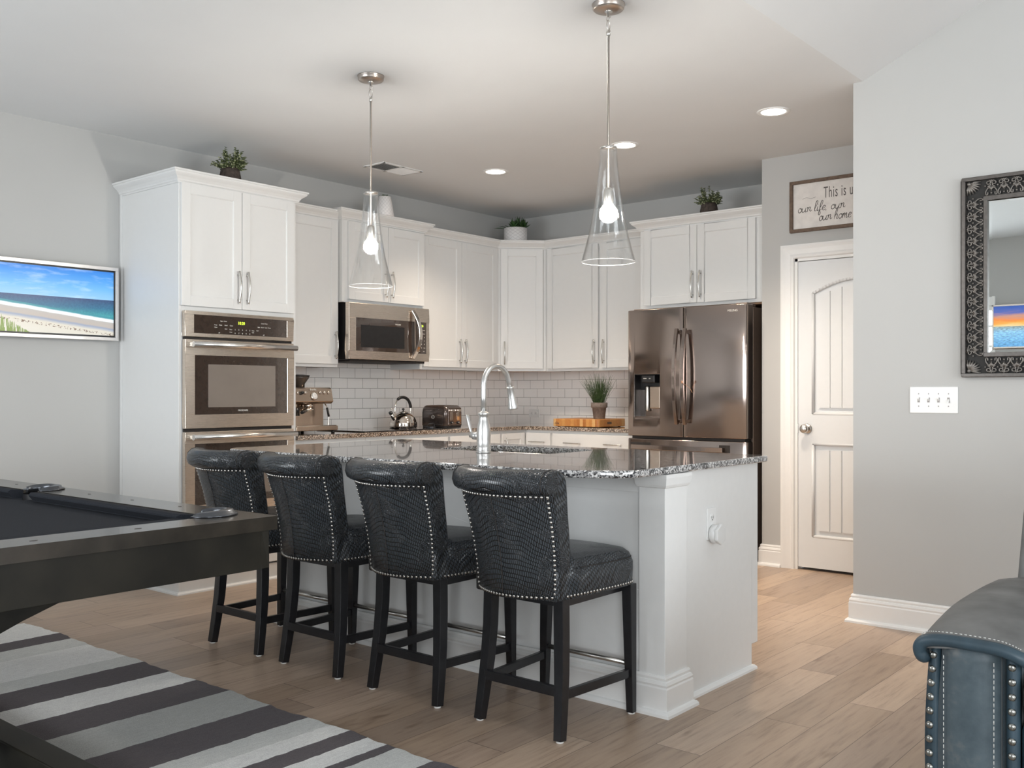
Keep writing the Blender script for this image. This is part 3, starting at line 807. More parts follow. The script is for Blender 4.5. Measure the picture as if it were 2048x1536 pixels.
# ---- mirror with ornate frame
def mirror():
    x0, x1, z0, z1 = -1.312, -.412, 1.239, 2.178
    fw = .112
    t = thing('framed_mirror', 'rectangular mirror in a pierced scrollwork pewter frame on the right wall', 'mirror', ((x0 + x1) / 2, YW, 1.7))
    T = Matrix.Translation((0, YW, 0))
    b = MB(T).box(x0 + .01, x1 - .01, -.012, -.001, z0 + .01, z1 - .01)
    b.build('backing', 'framebk', t)
    b = MB(T)
    for (o_, w2, d) in ((0, .017, .036), (fw - .018, .018, .030)):
        a0, a1, c0, c1 = x0 + o_, x1 - o_, z0 + o_, z1 - o_
        b.box(a0, a1, -d, -.002, c1 - w2, c1); b.box(a0, a1, -d, -.002, c0, c0 + w2); b.box(a0, a0 + w2, -d, -.002, c0 + w2, c1 - w2); b.box(a1 - w2, a1, -d, -.002, c0 + w2, c1 - w2)
    b.build('frame', 'framemir', t, bevel=.003)
    # scrollwork
    s = MB(T)
    band = fw - .035; mid = .017 + band / 2
    def cell(cx, cz, ux, uz, vx, vz, L):
        """u along the band, v across it (towards the glass), L cell length"""
        def P(a, c_, d=.020): return (cx + ux * a + vx * c_, -d, cz + uz * a + vz * c_)
        hb = band / 2
        for sg in (-1, 1):
            # heart shaped stem ending in two spirals
            pts = [P(sg * .0, -hb + .010, .022)]
            for q in range(0, 15):
                a = -math.pi / 2 + q * (2 * math.pi / 12); rr = .0115 * (1 - q / 24)
                pts.append(P(sg * (L * .24 + rr * math.cos(a + math.pi)), -hb + .015 + rr * math.sin(a), .024 - q * .0003))
            s.tube(pts[::-1], .0030, 5)
            s.tube([tuple(p) for p in smooth([P(sg * L * .06, -hb + .022), P(sg * L * .20, -.002), P(sg * L * .44, hb * .42), P(sg * L * .43, hb - .006), P(sg * L * .30, hb - .006), P(sg * L * .29, hb * .55)], 4)], .0032, 5)
            # palmette petals
            for an in (18, 42, 66):
                a = R(an) * sg
                dx, dv = math.sin(a), math.cos(a)
                s.tube([P(dx * .004, -hb * .25 + dv * .004, .018), P(dx * .013, -hb * .25 + dv * .014, .024), P(dx * .020, -hb * .25 + dv * .021, .017)], [.0030, .0048, .0016], 5)
            s.ball(P(sg * L * .5, -hb + .030, .020), .0042, 8, 5)
        s.tube([P(0, -hb * .3, .018), P(0, hb * .15, .025), P(0, hb * .55, .018)], [.0024, .0040, .0014], 5)
        s.ball(P(0, hb - .012, .021), .0045, 8, 5)
        s.ball(P(0, -hb + .006, .022), .005, 8, 5)
    zi0, zi1 = z0 + .10, z1 - .10
    n = 13; L = (zi1 - zi0) / n
    for i in range(n):
        cz = zi0 + L * (i + .5)
        cell(x0 + mid, cz, 0, 1, 1, 0, L); 
        cell(x1 - mid, cz, 0, 1, -1, 0, L)
    xi0, xi1 = x0 + .10, x1 - .10
    n = 13; L = (xi1 - xi0) / n
    for i in range(n):
        cx = xi0 + L * (i + .5)
        cell(cx, z0 + mid, 1, 0, 0, 1, L); cell(cx, z1 - mid, 1, 0, 0, -1, L)
    for cx, cz, sx_, sz_ in ((x0, z0, 1, 1), (x1, z0, -1, 1), (x0, z1, 1, -1), (x1, z1, -1, -1)):
        bx, bz = cx + sx_ * .030, cz + sz_ * .030
        for k in range(8):
            a = R(-10 + k * 110 / 7)
            dx, dz = math.cos(a) * sx_, math.sin(a) * sz_
            s.tube([(bx, -.018, bz), (bx + dx * .028, -.027, bz + dz * .028), (bx + dx * .052, -.016, bz + dz * .052)], [.003, .0062, .002], 6)
        s.ball((bx, -.02, bz), .010, 10, 6)
    s.build('scrollwork', simple('scrollwork_pewter', (.20, .185, .17), .40, metal=.5, nz=.15, nscale=80), t)
    g = MB(T); i0, i1, k0, k1 = x0 + fw, x1 - fw, z0 + fw, z1 - fw
    e = .016
    g.add([(i0 + e, -.0149, k0 + e), (i1 - e, -.0149, k0 + e), (i1 - e, -.0149, k1 - e), (i0 + e, -.0149, k1 - e), (i0, -.0145, k0), (i1, -.0145, k0), (i1, -.0145, k1), (i0, -.0145, k1), (i0, -.011, k0), (i1, -.011, k0), (i1, -.011, k1), (i0, -.011, k1)],
          [(0, 1, 2, 3), (4, 5, 1, 0), (5, 6, 2, 1), (6, 7, 3, 2), (7, 4, 0, 3), (8, 9, 5, 4), (9, 10, 6, 5), (10, 11, 7, 6), (11, 8, 4, 7), (11, 10, 9, 8)])
    g.build('mirror_glass', 'mirror', t)
mirror()

# ---- four-gang switch plate
t = thing('light_switch_plate', 'white four-toggle light switch plate on the right wall below and left of the mirror', 'light switch', (-1.447, YW, 1.13))
T = Matrix.Translation((-1.447, YW, 1.131))
MB(T).box(-.112, .112, -.006, 0, -.064, .064).build('cover_plate', 'plate', t, bevel=.003)
for k in range(4):
    x = -.069 + .046 * k
    up_ = -1 if k < 3 else 1
    o = MB(T); o.box(x - .0055, x + .0055, -.0072, -.005, -.012, .012); o.build('toggle_slot', 'txtgrey', t)
    o = MB(T); o.prism([(-.006, -.005), (-.018, -.010 * up_ - .004), (-.018, -.010 * up_ + .004), (-.006, .005)], x - .004, x + .004, 'x')
    o.build('toggle', 'plate', t, bevel=.001)
    for q in (.030, -.030): MB(T).lathe([(.001, .0068), (.0028, .0066), (.003, .006)], (x, 0, q), 10, 'y').build('screw', 'txtgrey', t)

# ---- sign over the pantry door
def sign():
    x0, x1, z0, z1 = -2.712, -2.03, 2.220, 2.557
    t = thing('wooden_sign', 'whitewashed wooden sign with dark script lettering in a brown frame above the pantry door', 'sign', ((x0 + x1) / 2, YD, z0))
    T = frame((x0, YD - .028, z0), '-y'); w_, h_ = x1 - x0, z1 - z0; ft = .021
    f = MB(T)
    f.box(0, w_, 0, .027, 0, ft); f.box(0, w_, 0, .027, h_ - ft, h_); f.box(0, ft, 0, .027, ft, h_ - ft); f.box(w_ - ft, w_, 0, .027, ft, h_ - ft)
    f.build('frame', 'signwood', t, bevel=.001)
    MB(T).box(ft, w_ - ft, .014, .026, ft, h_ - ft).build('board', 'signface', t)
    text('This is us', .104, 'txtg', t, T, .335, .238, y=.0133, xs=.47, sp=1.15)
    # brush script drawn stroke by stroke
    G = {'o': (.62, [[(.45, .95), (.2, .9), (.03, .5), (.15, .05), (.38, .05), (.55, .4), (.5, .8), (.3, .95), (.35, .75), (.7, .75)]]),
         'u': (.72, [[(.02, .95), (.0, .4), (.12, .03), (.32, .12), (.5, .5), (.55, .95)], [(.55, .95), (.52, .3), (.6, .02), (.78, .2)]]),
         'r': (.62, [[(.0, .75), (.12, 1.0), (.16, .6), (.12, .0)], [(.15, .5), (.28, .9), (.45, 1.0), (.5, .8), (.48, .3), (.62, .1), (.8, .35)]]),
         'l': (.42, [[(.05, .4), (.3, 1.3), (.36, 2.0), (.2, 2.1), (.08, 1.5), (.05, .4), (.15, .0), (.38, .2)]]),
         'i': (.34, [[(.05, .95), (.02, .3), (.12, .0), (.32, .2)], [(.12, 1.35), (.15, 1.40)]]),
         'f': (.46, [[(.05, .45), (.35, 1.4), (.36, 2.0), (.2, 2.05), (.1, 1.4), (.06, .2), (.0, -.7), (.14, -.9), (.26, -.5), (.12, .05), (.42, .3)]]),
         'e': (.52, [[(.02, .4), (.35, .6), (.42, .85), (.25, 1.0), (.05, .7), (.05, .25), (.22, .0), (.5, .25)]]),
         'h': (.70, [[(.05, .4), (.3, 1.4), (.33, 2.0), (.18, 2.05), (.08, 1.3), (.02, .0)], [(.03, .3), (.2, .85), (.4, .95), (.45, .6), (.42, .15), (.5, .0), (.68, .2)]]),
         'm': (.95, [[(.0, .85), (.08, .9), (.06, .0)], [(.07, .4), (.2, .9), (.34, .9), (.34, .0)], [(.35, .4), (.5, .9), (.64, .9), (.64, .2), (.72, .0), (.9, .2)]]),
         's': (.45, [[(.0, .1), (.3, .9), (.32, 1.05), (.36, .4), (.2, .0), (.02, .12)]]),
         't': (.40, [[(.2, 1.7), (.1, .5), (.15, .0), (.38, .2)], [(-.05, 1.15), (.4, 1.25)]]),
         'y': (.66, [[(.02, .95), (.05, .3), (.2, .05), (.45, .5), (.52, .95)], [(.52, .95), (.45, -.4), (.25, -.9), (.1, -.6), (.5, .0), (.68, .25)]]),
         ',': (.25, [[(.05, .08), (.08, .0), (.02, -.12)]]), '.': (.25, [[(.05, .02), (.1, .05)]]), ' ': (.55, [])}
    def script(txt, x, z, s, slant=.18, kx=1.0):
        m = MB(T)
        for ch in txt:
            adv, sts = G[ch]
            for st_ in sts:
                pts = [(x + (p[0] * kx + slant * p[1]) * s, .0128, z + p[1] * s) for p in st_]
                pts = [tuple(p) for p in smooth(pts, 4)]
                n = len(pts)
                m.tube(pts, [.0011 + .0010 * math.sin(math.pi * i / max(1, n - 1)) for i in range(n)], 5)
            x += adv * s * kx
        m.build('script_lettering', 'txtg', t); return x
    script('our life, our', .052, .128, .031, kx=1.42)
    script('story', .475, .128, .030, kx=1.2)
    script('our home', .195, .062, .032, kx=1.25)
    f = MB(T); f.tube([tuple(p) for p in smooth([(.085, .0128, .215), (.11, .0128, .222), (.145, .0128, .214), (.175, .0128, .220)], 5)], .0008, 5)
    f.build('flourish', 'txtg', t); f = MB(T); f.tube([tuple(p) for p in smooth([(.50, .0128, .215), (.53, .0128, .222), (.56, .0128, .214), (.59, .0128, .220)], 5)], .0008, 5)
    f.build('flourish', 'txtg', t)
sign()
# ================================================================ KITCHEN CABINETS
CROWN = [(0, 0), (.008, 0), (.010, .008), (.016, .012), (.018, .020), (.030, .034), (.046, .046), (.052, .052), (.054, .060), (.060, .062), (.060, .072), (0, .072)]
def pull(T, x, z0, z1, parent, horiz=False, y=-.02):
    m = MB(T)
    if horiz:      # z0,z1 are x extents here, x is height
        m.tube([tuple(p) for p in smooth([(z0, y - .020, x), ((z0 + z1) / 2, y - .033, x), (z1, y - .020, x)], 6)], (.0052), 8)
        for q in (z0 + .018, z1 - .018): m.cyl((q, y + .001, x), .0045, .026, 10, 'y') 
    else:
        m.tube([tuple(p) for p in smooth([(x, y - .020, z0), (x, y - .036, (z0 + z1) / 2), (x, y - .020, z1)], 6)], .0055, 8)
        for q in (z0 + .022, z1 - .022): m.cyl((x, y + .001, q), .0045, .028, 10, 'y')
    return m.build('handle', 'pull', parent)
def door_panel(T, x0, x1, z0, z1, parent, handle=None, name='door', hz=None, fw=.057, mat='cab'):
    m = MB(T); g = .0018
    x0 += g; x1 -= g; z0 += g; z1 -= g
    m.box(x0, x0 + fw, -.020, -.001, z0, z1); m.box(x1 - fw, x1, -.020, -.001, z0, z1)
    m.box(x0 + fw, x1 - fw, -.020, -.001, z0, z0 + fw); m.box(x0 + fw, x1 - fw, -.020, -.001, z1 - fw, z1)
    m.box(x0 + fw - .001, x1 - fw + .001, -.0115, -.002, z0 + fw - .001, z1 - fw + .001)
    # small ogee around the recessed field
    for a, b_ in (((x0 + fw, z0 + fw), (x1 - fw, z0 + fw)), ((x1 - fw, z0 + fw), (x1 - fw, z1 - fw)), ((x1 - fw, z1 - fw), (x0 + fw, z1 - fw)), ((x0 + fw, z1 - fw), (x0 + fw, z0 + fw))):
        m.tube([(a[0], -.0125, a[1]), (b_[0], -.0125, b_[1])], .0045, 6)
    d = m.build(name, mat, parent, bevel=.0015)
    if handle is not None:
        hx = x0 + .030 if handle == 'l' else x1 - .030
        a, b_ = hz or (z0 + .035, z0 + .228)
        pull(T, hx, a, b_, d)
    return d
def drawer_front(T, x0, x1, z0, z1, parent, pulls=1, mat='cab'):
    m = MB(T); g = .0018
    m.box(x0 + g, x1 - g, -.020, -.001, z0 + g, z1 - g)
    d = m.build('drawer', mat, parent, bevel=.002)
    w_ = x1 - x0
    for k in range(pulls):
        cx = x0 + w_ * (k + .5) / pulls if pulls == 1 else x0 + w_ * (.26 if k == 0 else .74)
        pull(T, (z0 + z1) / 2, cx - .082, cx + .082, d, horiz=True)
    return d

# ---- tall oven cabinet
XO = -5.055
OC0, OC1 = 3.078, 3.908
t = thing('oven_cabinet', 'tall white cabinet that houses the double wall oven', 'cabinet', (XL + .3, (OC0 + OC1) / 2, 0))
b = MB()
b.box(XL + .002, XO, OC0, OC0 + .018, 0, 2.385); b.box(XL + .002, XO, OC1 - .018, OC1, 0, 2.385)
b.box(XL + .002, XO - .001, OC0 + .018, OC1 - .018, 2.36, 2.385); b.box(XL + .002, XL + .02, OC0 + .018, OC1 - .018, 0.02, 2.36)
b.box(XO - .02, XO, OC0 + .018, OC0 + .036, 0.1, 2.36); b.box(XO - .02, XO, OC1 - .036, OC1 - .018, .1, 2.36)
b.box(XO - .02, XO, OC0 + .036, OC1 - .036, 1.642, 1.672); b.box(XO - .02, XO, OC0 + .036, OC1 - .036, .40, .425); b.box(XO - .02, XO, OC0 + .018, OC1 - .018, .0, .10)
b.box(XL + .02, XO - .02, OC0 + .018, OC1 - .018, 1.645, 1.66); b.box(XL + .02, XO - .02, OC0 + .018, OC1 - .018, .40, .418)
b.box(XL + .002, XL + .022, OC0 - .012, OC0, 0, 2.384)          # scribe strip on the wall
b.build('body', 'cab', t, bevel=.0012)
MB().sweep([(XL + .001, OC0), (XO, OC0), (XO, OC1), (XL + .001, OC1)], CROWN, z0=2.375).build('crown_molding', 'cab', t)
MB().box(XL + .002, XO + .055, OC0 - .055, OC1 + .055, 2.436, 2.4465).build('top_panel', 'cab', t)
MB().sweep([(XL, OC0), (XO, OC0), (XO, OC1)], [(0, 0), (.018, 0), (.017, .008), (.010, .016), (0, .018)]).build('shoe_molding', 'cab', t)
T = frame((XO, OC0, 0), '+x'); w_ = OC1 - OC0
door_panel(T, .006, w_ / 2, 1.668, 2.378, t, 'r'); door_panel(T, w_ / 2, w_ - .022, 1.668, 2.378, t, 'l')
drawer_front(T, .006, w_ - .022, .112, .405, t, 1)

# ---- double wall oven
T = frame((XO, OC0, 0), '+x')
ox0, ox1 = .020, .788
t = thing('double_oven', 'stainless double wall oven with a green clock, built into the tall cabinet', 'oven', (XO - .3, (OC0 + OC1) / 2, .43))
MB(T).box(ox0 + .02, ox1 - .02, .002, .55, .43, 1.635).build('oven_housing', 'dark', t)
m = MB(T); z0, z1 = 1.490, 1.640
m.box(ox0, ox1, -.034, .002, z0, z0 + .022); m.box(ox0, ox1, -.034, .002, z1 - .020, z1); m.box(ox0, ox0 + .060, -.034, .002, z0 + .022, z1 - .020); m.box(ox1 - .052, ox1, -.034, .002, z0 + .022, z1 - .020)
m.build('control_bezel', 'steel', t, bevel=.003)
cp_ = MB(T).box(ox0 + .055, ox1 - .048, -.0325, .0, z0 + .018, z1 - .016).build('control_panel', 'ovenglass', t)
text('10:20', .026, 'clock', cp_, T, .40, 1.583, y=-.0332, name='clock_digits', xs=.85)
it = []
for cx in (.255, .292, .329): it.append(('Bake' if cx < .26 else ('Broil' if cx < .3 else 'Conv'), .010, cx, 1.566))
it += [('Keep', .009, .222, 1.566), ('Clean', .009, .222, 1.552), ('Upper Oven', .009, .275, 1.590), ('Lower Oven', .009, .565, 1.590)]
for k, s_ in enumerate('12345'): it.append((s_, .012, .355 + .026 * k, 1.543))
for k, s_ in enumerate('67890'): it.append((s_, .012, .355 + .026 * k, 1.522))
it += [('Timer', .008, .325, 1.543), ('Clock', .008, .325, 1.527), ('Start', .009, .292, 1.545), ('Start', .009, .515, 1.545), ('Oven', .008, .482, 1.543), ('Light', .008, .482, 1.532)]
for k, s_ in enumerate(('Bake', 'Broil', 'Conv', 'Keep')): it.append((s_, .009, .525 + .026 * k, 1.566))
it += [('off', .010, .245, 1.520), ('off', .010, .560, 1.520)]
merged_text(it, 'txtw', cp_, Matrix.Translation((.0332, 0, 0)) @ T, 'key_printing')
def oven_door(z0, z1, zw0, zw1, logo):
    m = MB(T); a0, a1 = ox0 + .064, ox1 - .050
    m.box(ox0, ox1, -.036, -.004, z0, zw0); m.box(ox0, ox1, -.036, -.004, zw1, z1)
    m.box(ox0, a0, -.036, -.004, zw0, zw1); m.box(a1, ox1, -.036, -.004, zw0, zw1)
    d = m.build('oven_door', 'steel', t, bevel=.0025)
    g = MB(T).box(a0 - .002, a1 + .002, -.0335, -.006, zw0 - .002, zw1 + .002).build('door_glass', 'ovenglass', d)
    g.modifiers.new('b', 'BEVEL').width = .002
    MB(T).box(a0 + .088, a1 - .090, -.0342, -.030, zw0 + .042, zw1 - .052).build('window', 'ovenwin', d)
    m = MB(T)
    zh = z1 - .030
    m.tube([(ox0 + .022, -.085, zh), (ox1 - .015, -.085, zh)], .0165, 20)
    for x in (ox0 + .05, ox1 - .045): m.box(x - .012, x + .012, -.080, -.034, zh - .011, zh + .011)
    m.build('handle', 'steelbar', d)
    if logo: text('FRIGIDAIRE', .014, 'txtw', d, T, (a0 + a1) / 2, zw0 + .021, y=-.0348, name='brand_lettering')
    return d
oven_door(.958, 1.475, 1.038, 1.384, True)
oven_door(.432, .938, .512, .868, False)
MB(T).box(ox0 + .004, ox1 - .004, -.018, -.002, .938, .958).build('vent_gap', 'dark', t)
MB(T).box(ox0 + .004, ox1 - .004, -.018, -.002, 1.475, 1.490).build('vent_gap', 'dark', t)

# ---- wall cabinets
def wall_cab(name, label, T, w_, d, z0, z1, doors, under=True, group='white wall cabinets', loc=None, crown=None, frame_w=0, extra=None):
    o = T @ Vector((w_ / 2, d / 2, z0))
    t = thing(name, label, 'cabinet', tuple(o), group)
    m = MB(T)
    m.box(0, .018, 0, d, z0, z1); m.box(w_ - .018, w_, 0, d, z0, z1); m.box(.018, w_ - .018, 0.02, d, z1 - .02, z1 - .002)
    m.box(.018, w_ - .018, d - .008, d, z0 + .012, z1 - .02)
    dx0, dx1 = min(q[0] for q in doors), max(q[1] for q in doors)
    m.box(.018, max(.02, dx0 + .012), 0, .02, z0 + .028, z1 - .04); m.box(min(w_ - .02, dx1 - .012), w_ - .018, 0, .02, z0 + .028, z1 - .04)
    m.box(.018, w_ - .018, 0, .02, z0, z0 + .028); m.box(.018, w_ - .018, 0, .02, z1 - .04, z1)
    m.build('body', 'cab', t, bevel=.001)
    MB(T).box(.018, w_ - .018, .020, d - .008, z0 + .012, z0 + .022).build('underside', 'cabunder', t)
    for (a, b_, h) in doors: door_panel(T, a, b_, z0 + .020, z1 - .018, t, h)
    return t
def crown_on(t, path, z): return MB().sweep(path, CROWN, z0=z).build('crown_molding', 'cab', t)
XU = -5.362
T = frame((XU, 3.91, 0), '+x'); D = XU - XL - .002
D = abs(XU - XL) - .002
t = wall_cab('upper_cabinet', 'single door white wall cabinet above the espresso machine', T, .60, D, 1.345, 2.395, [(.004, .592, 'r')])
crown_on(t, [(XU, 3.91), (XU, 4.512)], 2.375); MB().box(XL + .002, XU, 3.97, 4.509, 2.41, 2.43).build('top_panel', 'cab', t)
XM = -5.312
T = frame((XM, 4.511, 0), '+x'); D = abs(XM - XL) - .002
t = wall_cab('microwave_cabinet', 'short white wall cabinet with two doors directly over the microwave', T, .815, D, 1.806, 2.40, [(.045, .4225, 'r'), (.4225, .80, 'l')])
crown_on(t, [(XL + .12, 4.511), (XM, 4.511), (XM, 5.326), (XL + .12, 5.326)], 2.388); MB().box(XL + .002, XM + .03, 4.515, 5.32, 2.43, 2.459).build('top_panel', 'cab', t)
T = frame((XU, 5.327, 0), '+x'); D = abs(XU - XL) - .002
t = wall_cab('upper_cabinet', 'two door white wall cabinet right of the microwave, next to the angled corner cabinet', T, .92, D, 1.345, 2.395, [(.022, .460, 'r'), (.460, .905, 'l')])
crown_on(t, [(XU, 5.327), (XU, 6.2474)], 2.375); MB().box(XL + .002, XU, 5.39, 6.245, 2.41, 2.43).build('top_panel', 'cab', t)
# corner cabinet, 45 degree front
YU = 6.542
t = thing('corner_upper_cabinet', 'narrow single door white cabinet set diagonally across the corner', 'cabinet', (-5.45, 6.6, 1.345), 'white wall cabinets')
cx0, cy0 = XU, 6.250; cx1, cy1 = XU + (YU - 6.250), YU
poly = [(XL + .002, cy0), (cx0, cy0), (cx1, cy1), (cx1, YK - .002), (XL + .002, YK - .002)]
MB().prism(poly, 1.357, 2.42).build('body', 'cab', t)
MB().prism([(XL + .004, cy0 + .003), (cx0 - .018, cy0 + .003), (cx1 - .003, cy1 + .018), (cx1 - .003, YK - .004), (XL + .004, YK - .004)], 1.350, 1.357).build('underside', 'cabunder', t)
Td = frame((cx0, cy0, 0), 'diag'); wd = math.hypot(cx1 - cx0, cy1 - cy0)
MB(Td).box(.0, wd, -.0012, .02, 1.345, 1.373).box(0, .022, -.0012, .02, 1.373, 2.395).box(wd - .022, wd, -.0012, .02, 1.373, 2.395).build('face_frame', 'cab', t, bevel=.001)
door_panel(Td, .026, wd - .026, 1.365, 2.377, t, 'l')
crown_on(t, [(cx0, cy0 - .002), (cx0, cy0), (cx1, cy1), (cx1 + .002, cy1)], 2.375)
# back run
XB1 = -3.957
T = frame((cx1 + .001, YU, 0), '-y'); wb = XB1 - cx1 - .002; D = YK - YU - .002
t = wall_cab('upper_cabinet', 'two door white wall cabinet above the cutting board, left of the fridge', T, wb, D, 1.345, 2.395, [(.022, .5475, 'r'), (.575, wb - .014, 'l')])
MB(T).box(.5475, .575, -.001, .02, 1.37, 2.37).build('center_stile', 'cab', t)
crown_on(t, [(cx1, YU), (XB1, YU)], 2.375); MB().box(cx1 + .004, XB1, YU, YK - .004, 2.41, 2.43).build('top_panel', 'cab', t)
# fridge cabinet
YF = 6.262
T = frame((-3.952, YF, 0), '-y'); wf = -2.925 + 3.952; D = YK - YF - .002
t = wall_cab('fridge_cabinet', 'two door white cabinet above the fridge with a tall side panel', T, wf, D, 1.793, 2.395, [(.042, .488, 'r'), (.488, .942, 'l')])
MB(T).box(0, .032, .0015, D, .905, 1.792).box(0, .032, .0015, D - .001, 0, .848).build('side_panel', 'cab', t, bevel=.001)
crown_on(t, [(-3.952, YK - .26), (-3.952, YF), (-2.926, YF)], 2.377); MB().box(-3.94, -2.93, YF + .003, YK - .005, 2.41, 2.4475).build('top_panel', 'cab', t)
MB(T).box(.034, wf - .004, .03, D - .02, 1.780, 1.792).build('underside_board', 'cabunder', t)  # birch-coloured board closing the underside

# ---- backsplash
ZC0, ZC = .860, .890
struct(MB().box(XL + .0005, XL + .009, 3.91, YK - .0005, ZC, 1.80).build('wall_backsplash_side', 'tileA'))
struct(MB().box(XL + .009, -3.953, YK - .009, YK - .0005, ZC, 1.40).build('wall_backsplash_rear', 'tileB'))

# ---- base cabinets
def base_box(name, label, T, w_, d, toe=True):
    o = T @ Vector((w_ / 2, d / 2, 0))
    t = thing(name, label, 'cabinet', tuple(o), 'white base cabinets')
    m = MB(T); m.box(0, w_, 0, d, .105, ZC0 - .001); m.box(.0, w_, .07, d, 0, .105)
    m.build('body', 'cab', t, bevel=.001)
    return t
XBF = -5.068; D = abs(XBF - XL) - .002
T = frame((XBF, 3.911, 0), '+x')
t = base_box('base_cabinet', 'white base cabinet under the espresso machine next to the oven cabinet', T, .598, D)
drawer_front(T, .01, .588, .69, .838, t); door_panel(T, .01, .299, .12, .68, t, 'r', hz=(.52, .65)); door_panel(T, .299, .588, .12, .68, t, 'l', hz=(.52, .65))
T = frame((XBF, 4.511, 0), '+x')
t = base_box('base_cabinet', 'white drawer base cabinet under the cooktop', T, .815, D)
drawer_front(T, .01, .805, .69, .838, t); drawer_front(T, .01, .805, .41, .68, t); drawer_front(T, .01, .805, .12, .40, t)
T = frame((XBF, 5.328, 0), '+x')
t = base_box('base_cabinet', 'white drawer base cabinet under the toaster', T, .60, D)
drawer_front(T, .01, .59, .69, .838, t); drawer_front(T, .01, .59, .41, .68, t); drawer_front(T, .01, .59, .12, .40, t)
YBF = 6.258
T = frame((XBF, 5.930, 0), '+x')
t = thing('corner_base_cabinet', 'white corner base cabinet with a narrow door beside the faucet in view', 'cabinet', (-5.4, 6.4, 0), 'white base cabinets')
MB().prism([(XL + .002, 5.930), (XBF, 5.930), (XBF, YBF), (XBF + .012, YBF), (XBF + .012, YK - .002), (XL + .002, YK - .002)], 0.105, ZC0 - .001).build('body', 'cab', t)
MB().prism([(XL + .002, 5.930), (XBF - .07, 5.930), (XBF - .07, YBF + .07), (XBF + .012, YBF + .07), (XBF + .012, YK - .002), (XL + .002, YK - .002)], 0.0, .105).build('plinth', 'cab', t)
door_panel(T, .012, .30, .12, .838, t, 'l', hz=(.66, .80), fw=.05)
DB = YK - YBF - .002
T = frame((XBF + .013, YBF, 0), '-y')
t = base_box('base_cabinet', 'narrow white drawer base cabinet on the back wall next to the corner', T, .265, DB)
for a, b_ in ((.69, .838), (.41, .68), (.12, .40)): drawer_front(T, .01, .262, a, b_, t)
T = frame((XBF + .280, YBF, 0), '-y'); w_ = -3.955 - (XBF + .280)
t = base_box('base_cabinet', 'wide white base cabinet with two pulls on its top drawer, below the cutting board', T, w_, DB)
drawer_front(T, .016, w_ - .016, .69, .838, t, 2); door_panel(T, .016, w_ / 2, .12, .68, t, 'r', hz=(.52, .65)); door_panel(T, w_ / 2, w_ - .016, .12, .68, t, 'l', hz=(.52, .65))

# ---- wall side worktop
XCF, YCF = -5.040, 6.232
t = MB().prism([(XL + .010, 3.911), (XCF, 3.911), (XCF, YCF), (-3.955, YCF), (-3.955, YK - .010), (XL + .010, YK - .010)], ZC0, ZC).build('kitchen_countertop', 'granite_warmlit', origin=(-5.3, 5.5, ZC0), bevel=.004, bseg=3)
tag(t, 'speckled granite worktop, browned for warm light, running along the tiled walls around the corner', 'countertop')

# ---- cooktop
t = thing('cooktop', 'black glass cooktop set into the granite worktop below the microwave', 'cooktop', (-5.35, 4.92, ZC))
MB().box(-5.63, -5.10, 4.54, 5.31, ZC + .0003, ZC + .007).build('glass_top', 'cook', t, bevel=.002)
r = MB()
for (x, y, q) in ((-5.24, 4.73, .10), (-5.24, 5.11, .085), (-5.5, 4.73, .08), (-5.5, 5.11, .10)):
    r.lathe([(q, .0001), (q, .0006), (q - .002, .0006), (q - .002, .0001)], (x, y, ZC + .007), 48, cap=False)
r.build('burner_rings', 'txtgrey', t)

